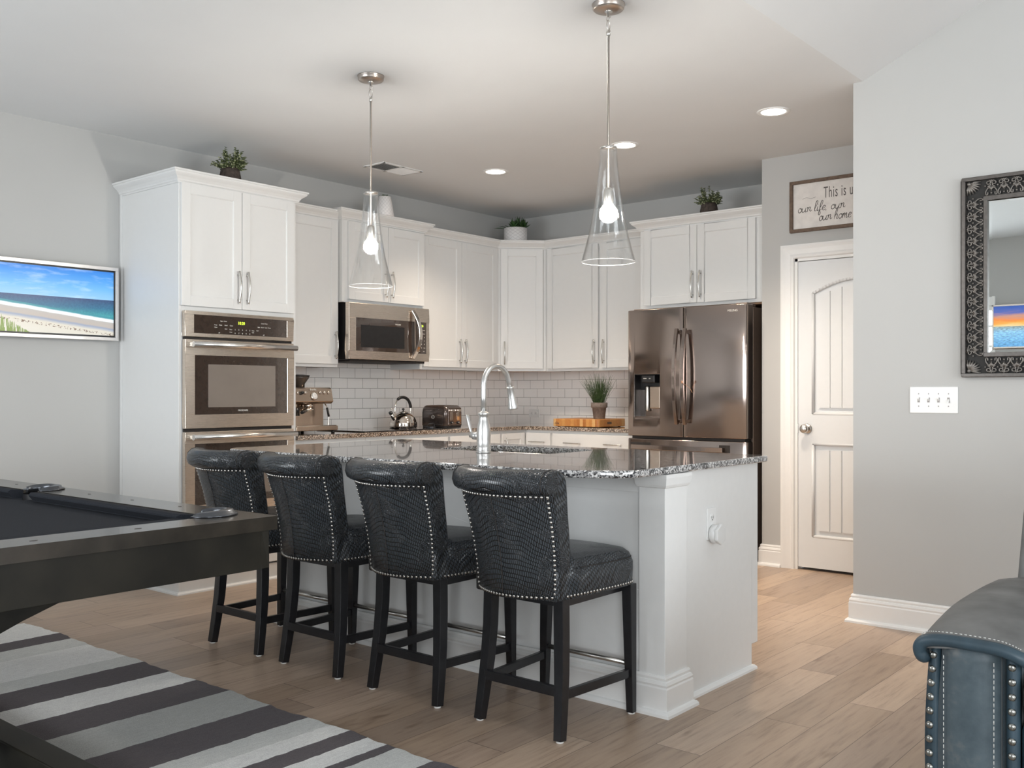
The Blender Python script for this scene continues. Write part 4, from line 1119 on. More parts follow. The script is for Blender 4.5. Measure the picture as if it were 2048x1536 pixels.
# ---- over the range microwave
def microwave():
    XF = -5.282
    T = frame((XF, 4.528, 0), '+x'); w_ = .800; z0, z1 = 1.398, 1.804
    t = thing('microwave', 'stainless over-the-range microwave with a curved chrome handle', 'microwave', (XL + .2, 4.93, 1.398))
    D = abs(XF - XL) - .012
    MB(T).box(.008, w_ - .008, .018, D, z0, z1).build('case', 'black', t, bevel=.003)
    m = MB(T); ds = .655
    a0, a1, c0, c1 = .068, .585, z0 + .062, z1 - .105
    m.box(0, ds, -.022, .017, z0 + .004, c0); m.box(0, ds, -.022, .017, c1, z1); m.box(0, a0, -.022, .017, c0, c1); m.box(a1 + .06, ds, -.022, .017, c0, c1)
    d = m.build('door', 'steel', t, bevel=.004)
    MB(T).box(a0 - .002, a1 + .062, -.0205, .012, c0 - .002, c1 + .002).build('door_glass', 'ovenglass', d)
    MB(T).box(a0 + .045, a1 - .045, -.0212, -.018, c0 + .030, c1 - .050).build('window_mesh', 'black', d)
    text('FRIGIDAIRE', .014, 'txtw', d, T, .475, c1 - .032, y=-.0215, name='brand_lettering', xs=.8)
    m = MB(T)
    zc = (z0 + z1) / 2 - .0
    pts = []
    for i in range(21):
        a = -1 + 2 * i / 20
        pts.append((.615 - .002 + .035 * (1 - a * a), -.030 - .050 * (1 - a * a), zc + a * .180))
    m.tube(pts, [(.010, .017)] * 21, sq=True, up=(1, 0, 0))
    m.build('handle', 'chrome', d, bevel=.004)
    p = MB(T)
    p.box(ds + .003, w_, -.022, .017, z0 + .004, c0); p.box(ds + .003, w_, -.022, .017, c1, z1); p.box(w_ - .030, w_, -.022, .017, c0, c1)
    p.build('control_bezel', 'steel', t, bevel=.003)
    cp_ = MB(T).box(ds + .002, w_ - .028, -.0205, .012, c0 - .002, c1 + .002).build('control_panel', 'ovenglass', t)
    text('10:20', .022, 'clock', cp_, T, .718, c1 - .030, y=-.0212, name='clock_digits', xs=.8)
    it = []
    for k, row in enumerate((('Popcorn', 'Potato'), ('Cook', 'Defrost'), ('1', '2', '3'), ('4', '5', '6'), ('7', '8', '9'), ('Stop', '0', 'Start'), ('Vent', 'Light'))):
        for j, s_ in enumerate(row):
            it.append((s_, .013 if len(s_) == 1 else .0085, .686 + (.03 if len(row) == 3 else .048) * j + (.002 if len(row) == 3 else .008), c1 - .062 - .0265 * k))
    merged_text(it, 'txtw', cp_, Matrix.Translation((.0212, 0, 0)) @ T, 'key_printing')
    MB(T).box(.03, w_ - .03, .0, D - .02, z0 - .012, z0).build('grease_filter', 'dark', t)
    return t
microwave()

# ---- refrigerator
def fridge():
    YF0 = 6.035
    x0, x1 = -3.915, -2.972
    t = thing('refrigerator', 'dark stainless french door refrigerator with a water dispenser and curved handles', 'refrigerator', ((x0 + x1) / 2, 6.4, 0))
    MB().box(x0 + .008, x1 - .004, YF0 + .105, YK - .06, .02, 1.748).build('case', 'bsteelside', t, bevel=.004)
    MB().box(x0 + .02, x1 - .02, YF0 + .10, YF0 + .104, .02, 1.74).build('gasket', 'dark', t)
    def dome(xa, xb, za, zb, name, hole=None):
        """door skin that bows gently outwards"""
        xm = (x0 + x1) / 2; hw = (x1 - x0) / 2
        def yf(x): u = (x - xm) / hw; return YF0 - .018 * (1 - u * u)
        n = 14
        xs = [xa + (xb - xa) * i / n for i in range(n + 1)]
        m = MB()
        def strip(xa_, xb_, za_, zb_):
            k = max(2, int(abs(xb_ - xa_) / .03)); X = [xa_ + (xb_ - xa_) * i / k for i in range(k + 1)]
            prof = [(x, yf(x)) for x in X] + [(xb_, YF0 + .095), (xa_, YF0 + .095)]
            m.prism(prof, za_, zb_)
        strip(xa, xb, za, zb)
        o = m.build(name, 'bsteel', t)
        if hole:
            ha, hb, hz0, hz1 = hole
            cut(o, [MB().box(ha, hb, YF0 - .1, YF0 + .086, hz0, hz1).build('c', 'dark')])
        for p in o.data.polygons:
            nrm = p.normal
            if abs(nrm.z) < .3 and nrm.y < -.5: p.use_smooth = True
        b_ = o.modifiers.new('bevel', 'BEVEL'); b_.width = .006; b_.segments = 3; b_.limit_method = 'ANGLE'; b_.angle_limit = R(50)
        return o, yf
    xm = (x0 + x1) / 2 - .003
    dl, yf = dome(x0, xm - .002, .852, 1.765, 'door', (-3.857, -3.640, .985, 1.298))
    dr_, _ = dome(xm + .002, x1, .852, 1.765, 'door')
    fd, _ = dome(x0, x1, .06, .832, 'freezer_drawer')
    # curved handles
    for x, d in ((xm - .033, dl), (xm + .033, dr_)):
        m = MB(); pts = []
        for i in range(25):
            a = -1 + 2 * i / 24
            pts.append((x, YF0 - .052 - .042 * (1 - a * a), 1.278 + a * .335))
        m.tube(pts, [(.0125, .011)] * 25, sq=True, up=(0, 1, 0))
        for z in (.965, 1.590): m.box(x - .010, x + .010, YF0 - .060, YF0 - .005, z - .012, z + .012)
        m.build('handle', 'bsteel', d, bevel=.003)
    m = MB(); pts = []
    for i in range(25):
        a = -1 + 2 * i / 24
        pts.append(((x0 + x1) / 2 - .045 + a * .365, YF0 - .052 - .020 * (1 - a * a), .775))
    m.tube(pts, [(.0165, .011)] * 25, sq=True, up=(0, 1, 0))
    for x in ((x0 + x1) / 2 - .39, (x0 + x1) / 2 + .30): m.box(x - .014, x + .014, YF0 - .060, YF0 + .002, .762, .788)
    m.build('handle', 'bsteel', fd, bevel=.003)
    MB().box((x0 + x1) / 2 - .44, (x0 + x1) / 2 + .35, YF0 - .012, YF0 - .004, .755, .806).build('handle_recess', 'dark', fd)
    # dispenser
    ha, hb, hz0, hz1 = -3.857, -3.640, .985, 1.298
    m = MB(); m.box(ha, hb, YF0 + .075, YF0 + .085, hz0, hz1); m.box(ha, ha + .004, YF0 - .005, YF0 + .085, hz0, hz1); m.box(hb - .004, hb, YF0 - .005, YF0 + .085, hz0, hz1); m.box(ha, hb, YF0 - .005, YF0 + .085, hz1 - .004, hz1)
    dp = m.build('dispenser', 'black', dl)
    MB().box(ha, hb, YF0 - .006, YF0 + .085, hz0, hz0 + .008).box(ha, hb, YF0 + .070, YF0 + .074, hz0 + .008, hz0 + .20).build('dispenser_tray', 'bsteel', dl)
    MB().box(ha + .055, hb - .05, YF0 + .0, YF0 + .07, hz1 - .062, hz1 - .004).build('dispenser_nozzle', 'black', dl, bevel=.008)
    MB().lathe([(.016, 0), (.018, .01), (.018, .175), (.014, .185)], (ha + .075, YF0 + .055, hz0 + .045), 20).build('ice_chute', 'nickel', dl)
    MB().box(ha + .105, hb - .025, YF0 + .030, YF0 + .045, hz0 + .065, hz0 + .225).build('paddle', 'copper', dl, bevel=.006)
    merged_text([('water', .012, -3.77, 1.268), ('ice', .012, -3.73, 1.268)], 'txtw', dl, Matrix.Translation((0, YF0 - .0008, 0)), 'key_printing')
    text('SAMSUNG', .022, 'txtw', dr_, Matrix.Translation((0, yf(-3.08), 0)), -3.085, 1.722, y=-.0012, name='brand_lettering')
    m = MB()
    m.box(x0 + .03, x0 + .10, YF0 + .03, YF0 + .16, 1.749, 1.775); m.box(x1 - .10, x1 - .012, YF0 + .03, YF0 + .16, 1.749, 1.775)
    m.build('hinge_cover', 'bsteelside', t, bevel=.004)
    m = MB(); m.box(x0 + .03, x1 - .02, YF0 + .01, YF0 + .09, .833, .851); m.build('door_gap', 'dark', t)
    MB().box(x0 + .03, x1 - .03, YF0 + .03, YF0 + .10, .0, .058).build('kick_grille', 'dark', t)
    k = MB(); k.tube([tuple(p) for p in smooth([(xm + .045, YF0 - .112, 1.235), (xm + .062, YF0 - .045, 1.20), (xm + .080, YF0 - .032, 1.165)], 5)], .0015, 6); 
    k.ball((xm + .045, YF0 - .112, 1.238), .008, 10, 6, (1, .5, 1.3))
    o = k.build('hanging_tag', 'soapgold', origin=(xm + .05, YF0 - .06, 1.2)); tag(o, 'small copper coloured tag on a string hanging from the right fridge handle', 'tag')
fridge()
# ================================================================ ISLAND
IX0, IX1 = -4.050, -1.862
IY0, IY1 = 3.070, 3.870
IZ0, IZ1 = .872, .899
def island():
    t = thing('kitchen_island', 'white kitchen island base with corner posts, below the granite top with the sink', 'kitchen island', ((IX0 + IX1) / 2, 3.45, 0))
    m = MB()
    m.box(IX0, IX1, IY0 + .002, IY1 - .055, 0, .105)
    m.box(IX0 + .002, IX1, IY0, IY1 - .02, .105, .42)
    m.box(IX0 + .002, IX1, IY0, IY0 + .02, .42, IZ0 - .001); m.box(IX0 + .002, IX1, IY1 - .04, IY1 - .02, .42, IZ0 - .001)
    m.box(IX0 + .002, IX0 + .02, IY0 + .02, IY1 - .04, .42, IZ0 - .001); m.box(IX1 - .02, IX1, IY0 + .02, IY1 - .04, .42, IZ0 - .001)
    m.build('body', 'isl', t, bevel=.001)
    # end panel on the right
    MB().box(IX1, IX1 + .006, 3.21, IY1 - .055, 0, IZ0 - .001).box(IX1, IX1 + .006, IY1 - .055, IY1, .105, IZ0 - .001).build('end_panel', 'isl', t, bevel=.001)
    # posts
    for (xa, xb) in ((IX1 - .075, -1.826), (IX0 - .018, IX0 + .10)):
        MB().box(xa, xb, IY0 - .012, IY0 + .145, .0, IZ0 - .001).build('corner_post', 'isl', t, bevel=.0015)
        cap = [(0, .820), (.006, .823), (.010, .832), (.012, .846), (.014, .858), (.014, IZ0 - .001), (0, IZ0 - .001)]
        path = [(xa, IY0 - .001), (xa, IY0 - .012), (xb, IY0 - .012), (xb, IY0 + .145), (xb - .02, IY0 + .145)] if xb > -2 else [(xa, IY0 + .145), (xa, IY0 - .012), (xb, IY0 - .012), (xb, IY0 - .001)]
        MB().sweep(path, cap).build('post_capital', 'isl', t)
    # pilasters along the front
    for x in (-3.33, -2.60):
        MB().box(x - .045, x + .045, IY0 - .008, IY0, .14, IZ0 - .001).build('pilaster', 'isl', t, bevel=.001)
    BI = [(o_ * 1.0, z) for o_, z in BASE]
    MB().sweep([(IX0 - .018, IY0 + .145), (IX0 - .018, IY0 - .012), (-1.826, IY0 - .012), (-1.826, IY0 + .145), (IX1, IY0 + .145)], BI).build('base_molding', 'trim', t)
    MB().sweep([(IX1 + .006, 3.25), (IX1 + .006, IY1 - .055), (IX1 - .05, IY1 - .055)], [(0, 0), (.018, 0), (.017, .009), (.010, .017), (0, .019)]).build('shoe_molding', 'trim', t)
    MB().box(IX0 + .03, -1.87, IY0 - .008, IY0, .800, IZ0 - .001).build('top_rail', 'isl', t, bevel=.001)
    T = frame((IX1, IY1 - .02, 0), 180); w_ = IX1 - IX0
    for k in range(3):
        a, b_ = .02 + k * (w_ - .04) / 3, .02 + (k + 1) * (w_ - .04) / 3
        door_panel(T, a, b_, .12, .845, t, 'l' if k else 'r', hz=(.68, .81), mat='isl')
    return t
island()

def island_top():
    t = thing('island_countertop', 'polished black and white granite island top with rounded corners and a sink cutout', 'countertop', (-2.95, 3.3, IZ0))
    x0, x1, y0, y1 = -4.075, -1.820, 2.695, 3.915
    def ell(cx, cy, a, b_, s0, s1, n=16):
        return [(cx + a * math.cos(R(s0 + (s1 - s0) * i / n)), cy + b_ * math.sin(R(s0 + (s1 - s0) * i / n))) for i in range(n + 1)]
    outer = ell(x1 - .40, y0 + .20, .40, .20, -90, 0) + ell(x1 - .03, y1 - .03, .03, .03, 0, 90, 6) + ell(x0 + .03, y1 - .03, .03, .03, 90, 180, 6) + ell(x0 + .14, y0 + .12, .14, .12, 180, 270)
    hx0, hx1, hy0, hy1, hr = -3.285, -2.590, 3.340, 3.765, .10
    hole = ell(hx1 - hr, hy0 + hr, hr, hr, -90, 0, 8) + ell(hx1 - hr, hy1 - hr, hr, hr, 0, 90, 8) + ell(hx0 + hr, hy1 - hr, hr, hr, 90, 180, 8) + ell(hx0 + hr, hy0 + hr, hr, hr, 180, 270, 8)
    bm = bmesh.new(); off = OFF[t]
    def ring(pts, z, grow=0):
        n = len(pts); out = []
        for i in range(n):
            a, b_, c_ = Vector(pts[i - 1]), Vector(pts[i]), Vector(pts[(i + 1) % n])
            tt = (c_ - a).normalized(); nn = Vector((tt.y, -tt.x))
            p = b_ + nn * grow
            out.append(bm.verts.new((p.x - off.x, p.y - off.y, z - off.z)))
        return out
    def skin(ra, rb):
        n = len(ra)
        for i in range(n): bm.faces.new((ra[i], ra[(i + 1) % n], rb[(i + 1) % n], rb[i])).smooth = True
    e = .006
    prof = [(IZ0, -e), (IZ0 + e * .3, -e * .3), (IZ0 + e, 0), (IZ1 - e, 0), (IZ1 - e * .3, -e * .3), (IZ1, -e)]
    o_r = [ring(outer, z, g) for z, g in prof]
    for a, b_ in zip(o_r[:-1], o_r[1:]): skin(a, b_)
    profh = [(IZ0, 0), (IZ1 - .004, 0), (IZ1, -.004)]
    h_r = [ring(hole, z, g) for z, g in profh]
    for a, b_ in zip(h_r[:-1], h_r[1:]): skin(b_, a)
    def edges(r): return [bm.edges.get((r[i], r[(i + 1) % len(r)])) for i in range(len(r))]
    bmesh.ops.triangle_fill(bm, use_beauty=True, edges=edges(o_r[-1]) + edges(h_r[-1]))
    bmesh.ops.triangle_fill(bm, use_beauty=True, edges=edges(o_r[0]) + edges(h_r[0]))
    bmesh.ops.recalc_face_normals(bm, faces=bm.faces)
    for f in bm.faces:
        if abs(f.normal.z) > .95: f.smooth = False
    me = bpy.data.meshes.new('slab'); bm.to_mesh(me); bm.free(); me.materials.append(M['granite'])
    o = bpy.data.objects.new('slab', me); COL.objects.link(o); o.parent = t; OFF[o] = off
    # undermount sink
    t2 = thing('kitchen_sink', 'stainless undermount sink in the island behind the faucet', 'sink', (-2.94, 3.55, IZ0 - .2))
    m = MB(); g = .012
    def rr(gx, z):
        a = ell(hx1 + gx - hr, hy0 - gx + hr, hr, hr, -90, 0, 8) + ell(hx1 + gx - hr, hy1 + gx - hr, hr, hr, 0, 90, 8) + ell(hx0 - gx + hr, hy1 + gx - hr, hr, hr, 90, 180, 8) + ell(hx0 - gx + hr, hy0 - gx + hr, hr, hr, 180, 270, 8)
        return [(p[0], p[1], z) for p in a]
    m.rings([rr(.020, IZ0 - .004), rr(.020, IZ0 - .001), rr(.002, IZ0 - .001), rr(.0, IZ0 - .02), rr(-.004, IZ0 - .18), rr(-.03, IZ0 - .20), rr(-.10, IZ0 - .205)], cap=False)
    r_ = rr(-.10, IZ0 - .205); m.add(r_, [tuple(range(len(r_)))])
    m.build('basin', 'steelbar', t2)
    MB().lathe([(.001, .002), (.030, .002), (.042, .004), (.045, .001)], (-2.94, 3.55, IZ0 - .205), 24, cap=False).build('drain', 'chrome', t2)
island_top()

def faucet():
    x, y, z = -2.872, 3.253, IZ1
    t = thing('kitchen_faucet', 'brushed nickel gooseneck faucet with pull-down spray on the island', 'faucet', (x, y, z))
    prof = [(.001, 0), (.031, 0), (.031, .006), (.028, .008), (.029, .012), (.030, .015), (.027, .018), (.029, .022), (.028, .027), (.0265, .029), (.028, .06), (.0285, .085), (.026, .115), (.021, .14), (.018, .155), (.0185, .163), (.023, .170), (.024, .176), (.019, .181), (.0125, .183), (.0125, .186), (.001, .186)]
    MB().lathe([(r * 1.12 if r > .002 else r, h) for r, h in prof], (x, y, z), 36).build('body', 'faucet', t)
    pts = [(x, y, z + .18), (x, y, z + .25), (x, y, z + .30)]
    cy, cz, rd = y + .088, z + .300, .088
    for i in range(1, 15):
        a = math.pi - (math.pi - R(14)) * i / 14
        pts.append((x, cy + rd * math.cos(a), cz + rd * math.sin(a)))
    ex, ey, ez = pts[-1]
    pts.append((ex, ey + .012, ez - .030))
    MB().tube(pts, .0122, 18).build('spout', 'faucet', t)
    d = Vector((0, .22, -.975)).normalized()
    p0 = Vector((ex, ey + .010, ez - .026))
    Q = d.to_track_quat('Z', 'Y').to_matrix().to_4x4()
    h = MB(Matrix.Translation(p0) @ Q)
    h.lathe([(.001, 0), (.0165, 0), (.0175, .004), (.0165, .008), (.0155, .012), (.0160, .04), (.0195, .07), (.0225, .085), (.023, .094), (.0245, .098), (.024, .104), (.020, .107), (.001, .105)], (0, 0, 0), 28)
    h.build('spray_head', 'faucet', t)
    m = MB(); m.lathe([(.019, -.020), (.0195, -.035), (.0175, -.042), (.0185, -.045), (.018, -.060), (.012, -.068), (.010, -.080), (.001, -.082)], (x, y, z + .075), 24, 'x')
    m.build('handle_hub', 'faucet', t)
    MB().tube([(x - .070, y, z + .078), (x - .078, y, z + .10), (x - .088, y + .0, z + .135), (x - .096, y, z + .160), (x - .099, y, z + .168)], [.006, .0065, .0095, .0085, .006], 14).build('lever', 'faucet', t)
faucet()

# outlet and plugged in hub on the island end
T = frame((IX1 + .006, 3.452, 0), '+x')
t = thing('island_outlet', 'white electrical outlet on the right end of the island', 'outlet', (IX1 + .006, 3.49, .65))
MB(T).box(-.034, .038, -.006, 0, .590, .714).build('cover_plate', 'plate', t, bevel=.002)
def receptacle(T, cx, cz, parent, side=False):
    m = MB(T)
    R2 = .017
    m.lathe([(.001, .0072), (.0155, .0072), (.0165, .0066), (.0165, .005)], (cx, 0, cz), 24, 'y')
    m.build('receptacle', 'plate', parent)
    s = MB(T)
    if side:
        s.box(cx - .004, cx + .005, -.0078, -.007, cz - .0075, cz - .0055); s.box(cx - .004, cx + .005, -.0078, -.007, cz + .0055, cz + .0075); s.cyl((cx - .009, -.007, cz), .0025, .0008, 8, 'y')
    else:
        s.box(cx - .0075, cx - .0055, -.0078, -.007, cz - .004, cz + .005); s.box(cx + .0055, cx + .0075, -.0078, -.007, cz - .004, cz + .005); s.cyl((cx, -.007, cz - .009), .0025, .0008, 8, 'y')
    s.build('slots', 'black', parent)
receptacle(T, .002, .676, t)
t = thing('plug_in_hub', 'white hexagonal plug-in device in the lower socket of the island outlet', 'plug-in device', (IX1 + .03, 3.46, .6))
hx = MB(T); c0 = (.002, .0, .612)
hx.lathe([(.030, .007), (.036, .012), (.037, .036), (.001, .036)], c0, 32, 'y')
hx.build('plug_body', 'plug', t)
pr_ = [(c0[0] + .042 * math.cos(R(30 + 60 * i)), c0[2] + .042 * math.sin(R(30 + 60 * i))) for i in range(6)]
MB(T).prism(pr_, -.050, -.036, 'y').build('hexagon_cover', 'plug', t, bevel=.004)

# outlet on the back tile
T = frame((-5.455, YK - .009, 0), '-y')
t = thing('tile_outlet', 'white sideways outlet on the tiles near the corner, left of the cutting board', 'outlet', (-5.455, YK - .01, .98))
MB(T).box(-.060, .060, -.006, 0, .943, 1.017).build('cover_plate', 'plate', t, bevel=.002)
receptacle(T, -.022, .980, t, True); receptacle(T, .022, .980, t, True)

# ================================================================ COUNTER STOOLS
def stool():
    t = thing('counter_stool', 'stool', 'stool', (0, 0, 0), 'black leather counter stools along the island')
    # --- back: one profile carried along a shallow arc
    prof = [(-.300, .476), (-.305, .56), (-.316, .64), (-.334, .72), (-.356, .79), (-.368, .832), (-.386, .834), (-.406, .846), (-.414, .868), (-.408, .892), (-.388, .909), (-.360, .915), (-.330, .911), (-.306, .898), (-.292, .875), (-.285, .84), (-.272, .76), (-.256, .68), (-.246, .62), (-.244, .54), (-.246, .476)]
    pf = []
    for i in range(len(prof)):
        pf.append(prof[i])
    def hw(z): return .176 + .024 * max(0, min(1, (z - .476) / .4))
    rg = []
    us = [-1.0 + 2.0 * i / 28 for i in range(29)]
    cyz = (-.315, .70)
    def sect(u, shrink=0., dx=0.):
        ring = []
        for (y, z) in pf:
            yy = y + .075 * u * u
            if shrink:
                # pull the outline towards its own middle line for the rounded edge
                if z > .80: my, mz = -.345, .872
                else: my, mz = (-.272 - .06 * max(0, (z - .5)) / .3), z
                k = 1 - shrink / max(.02, math.hypot(y - my, z - mz))
                yy = my + (y - my) * k + .075 * u * u; z = mz + (z - mz) * k
            ring.append((hw(z) * u + (dx if u > 0 else -dx), yy, z))
        return ring
    rg.append(sect(-1, .009, .007)); rg.append(sect(-1, .003, .005))
    for u in us: rg.append(sect(u))
    rg.append(sect(1, .003, .005)); rg.append(sect(1, .009, .007))
    MB().rings(rg, True, True).build('backrest', 'croc', t)
    m = MB()
    m.tube([(0, y - .0005, z) for y, z in prof[:6]], .0016, 6)
    m.build('back_seam', 'dark', t)
    for u in (-.965, .965):
        m = MB(); m.tube([(hw(z) * u, y + .075 * u * u - (.0006 if y < -.33 else -.0006), z + (.0006 if z > .88 else 0)) for y, z in prof[5:15]], .0015, 6)
        m.build('roll_seam', 'dark', t)
    # --- nailheads on the back
    nb = MB()
    def nail(m, p, n, r=.0056):
        q = Vector(n).normalized().to_track_quat('Z', 'Y').to_matrix()
        m.ball(p, r, 8, 4, (1, 1, .55), q)
    def yrear(z):
        for (a, b_) in zip(prof[:5], prof[1:6]):
            if a[1] <= z <= b_[1]: k = (z - a[1]) / (b_[1] - a[1]); return a[0] + (b_[0] - a[0]) * k
        return prof[5][0]
    k = 21
    for i in range(k):
        z = .497 + (.822 - .497) * i / (k - 1)
        for u in (-.955, .955): nail(nb, (hw(z) * u, yrear(z) + .075 * u * u - .001, z), (u * .6, -1, 0))
    k = 25
    for i in range(k):
        u = -.955 + 1.91 * i / (k - 1); z = .826
        nail(nb, (hw(z) * u, yrear(z) + .075 * u * u - .001, z), (u * .5, -1, .1))
    for i in range(k):
        u = -1 + 2 * i / (k - 1); z = .484
        nail(nb, (hw(z) * u, yrear(z) + .075 * u * u - .001, z), (u * .5, -1, 0))
    nb.build('backrest_nailhead_trim', 'nail', t)
    # --- seat
    def plan(g):
        """seat outline, g = inset"""
        P = []
        hwf, yb, yf = .214 - g, -.235, .240 - g
        rc = min(.075, hwf * .75)
        P += [(-.180 + g * .6, yb), (.180 - g * .6, yb)]
        P += [(.196 - g, -.12), (.208 - g, 0), (hwf, .08)]
        for i in range(9):
            a = R(i * 90 / 8); P.append((hwf - rc + rc * math.cos(a), yf - .018 - rc + rc * math.sin(a) + .0))
        for i in range(1, 8):
            x = (hwf - rc) * (1 - 2 * i / 8); P.append((x, yf - .018 * (x / (hwf - rc)) ** 2))
        for i in range(9):
            a = R(90 + i * 90 / 8); P.append((-hwf + rc + rc * math.cos(a), yf - .018 - rc + rc * math.sin(a)))
        P += [(-hwf, .08), (-.208 + g, 0), (-.196 + g, -.12)]
        return P
    lv = [(.012, .470), (.001, .474), (.0, .485), (-.002, .53), (-.002, .556), (.002, .570), (.0055, .5735), (.004, .577), (.008, .588), (.022, .602), (.05, .612), (.09, .618), (.15, .620)]
    rg = []
    for g, z in lv[:-3]: rg.append([(x, y, z) for x, y in plan(g)])
    for k_, z in ((.80, .611), (.58, .6165), (.34, .619), (.12, .620)): rg.append([(x * k_, .0 + y * k_, z) for x, y in plan(.022)])
    MB().rings(rg, True, True).build('seat', 'croc', t)
    m = MB(); m.tube([(x, y, .5735) for x, y in plan(.0032)[2:-0 or None]], .0018, 6); m.build('seat_seam', 'dark', t)
    # nailheads round the seat
    P = plan(-.001); P = P[1:] + [P[0]]
    path = [Vector((x, y, .484)) for x, y in P]
    sn = MB(); acc = 0; step = .0165
    for a, b_ in zip(path[:-1], path[1:]):
        L = (b_ - a).length
        if L > .3: continue
        while acc < L:
            p = a + (b_ - a) * (acc / L); d = (b_ - a).normalized()
            if p.y > -.19: nail(sn, tuple(p), (d.y, -d.x, 0))
            acc += step
        acc -= L
    sn.build('seat_nailhead_trim', 'nail', t)
    # --- legs
    def leg(pts, sizes, feet=True):
        m = MB(); m.tube(pts, sizes, sq=True, up=(0, 1, 0)); l = m.build('leg', 'legwood', t, bevel=.002)
        x, y, z = pts[0]
        MB().lathe([(.001, 0), (.012, 0), (.0135, .002), (.0135, .007), (.001, .007)], (x, y, 0), 14).build('glide', 'rubber', l)
    for sx in (-1, 1):
        pts = [(sx * .178, -.218, .006), (sx * .172, -.203, .11), (sx * .165, -.190, .22), (sx * .159, -.182, .34), (sx * .156, -.180, .472)]
        leg(pts, [(.0155, .017), (.017, .0185), (.0185, .020), (.0195, .0205), (.020, .0205)])
        pts = [(sx * .200, .185, .006), (sx * .194, .186, .24), (sx * .188, .188, .472)]
        leg(pts, [(.0135, .0135), (.017, .017), (.020, .020)])
        MB().tube([(sx * .168, -.200, .150), (sx * .196, .186, .150)], [(.009, .0155)] * 2, sq=True, up=(0, 0, 1)).build('side_stretcher', 'legwood', t, bevel=.002)
    MB().box(-.160, .160, -.216, -.198, .148, .182).build('rear_stretcher', 'legwood', t, bevel=.002)
    MB().tube([(-.196, .186, .182), (.196, .186, .182)], .0095, 16).build('footrest_tube', 'nickel', t)
    MB().box(-.17, .17, -.19, .19, .445, .469).build('seat_frame', 'legwood', t)
    return t
labs = ['black embossed leather counter stool farthest from the sofa, partly hidden behind the pool table corner',
        'black embossed leather counter stool just right of the pool table corner, second of the row',
        'black embossed leather counter stool under the faucet side, third from the pool table',
        'black embossed leather counter stool nearest the camera, at the outlet end of the island']
s0 = stool()
for i, (x, dy) in enumerate(((-3.800, .008), (-3.265, .005), (-2.700, .0), (-2.133, -.006))):
    o = s0 if i == 0 else copy_tree(s0)
    o.location = (x, 2.816, 0); o['label'] = labs[i]
# ================================================================ RUG
pts = []
rx0, rx1, ry0, ry1 = -5.0, 1.0, -.75, 2.20
n = 150
for i in range(n + 1): pts.append((rx0 + (rx1 - rx0) * i / n, ry0 + .004 * math.sin(i * 1.3)))
for i in range(1, 60): pts.append((rx1, ry0 + (ry1 - ry0) * i / 60))
for i in range(n * 2 + 1):
    x = rx1 + (rx0 - rx1) * i / (n * 2)
    pts.append((x, ry1 + .006 * math.sin(x * 9.1) + .004 * math.sin(x * 27 + 1) + .0025 * math.sin(x * 71)))
for i in range(1, 60): pts.append((rx0 + .004 * math.sin(i * .9), ry1 + (ry0 - ry1) * i / 60))
o = MB().prism(pts, .0, .014).build('striped_rug', 'rug', origin=(-2, .7, 0), bevel=.006)
tag(o, 'large area rug with dark grey, pale grey and white stripes under the pool table', 'rug')

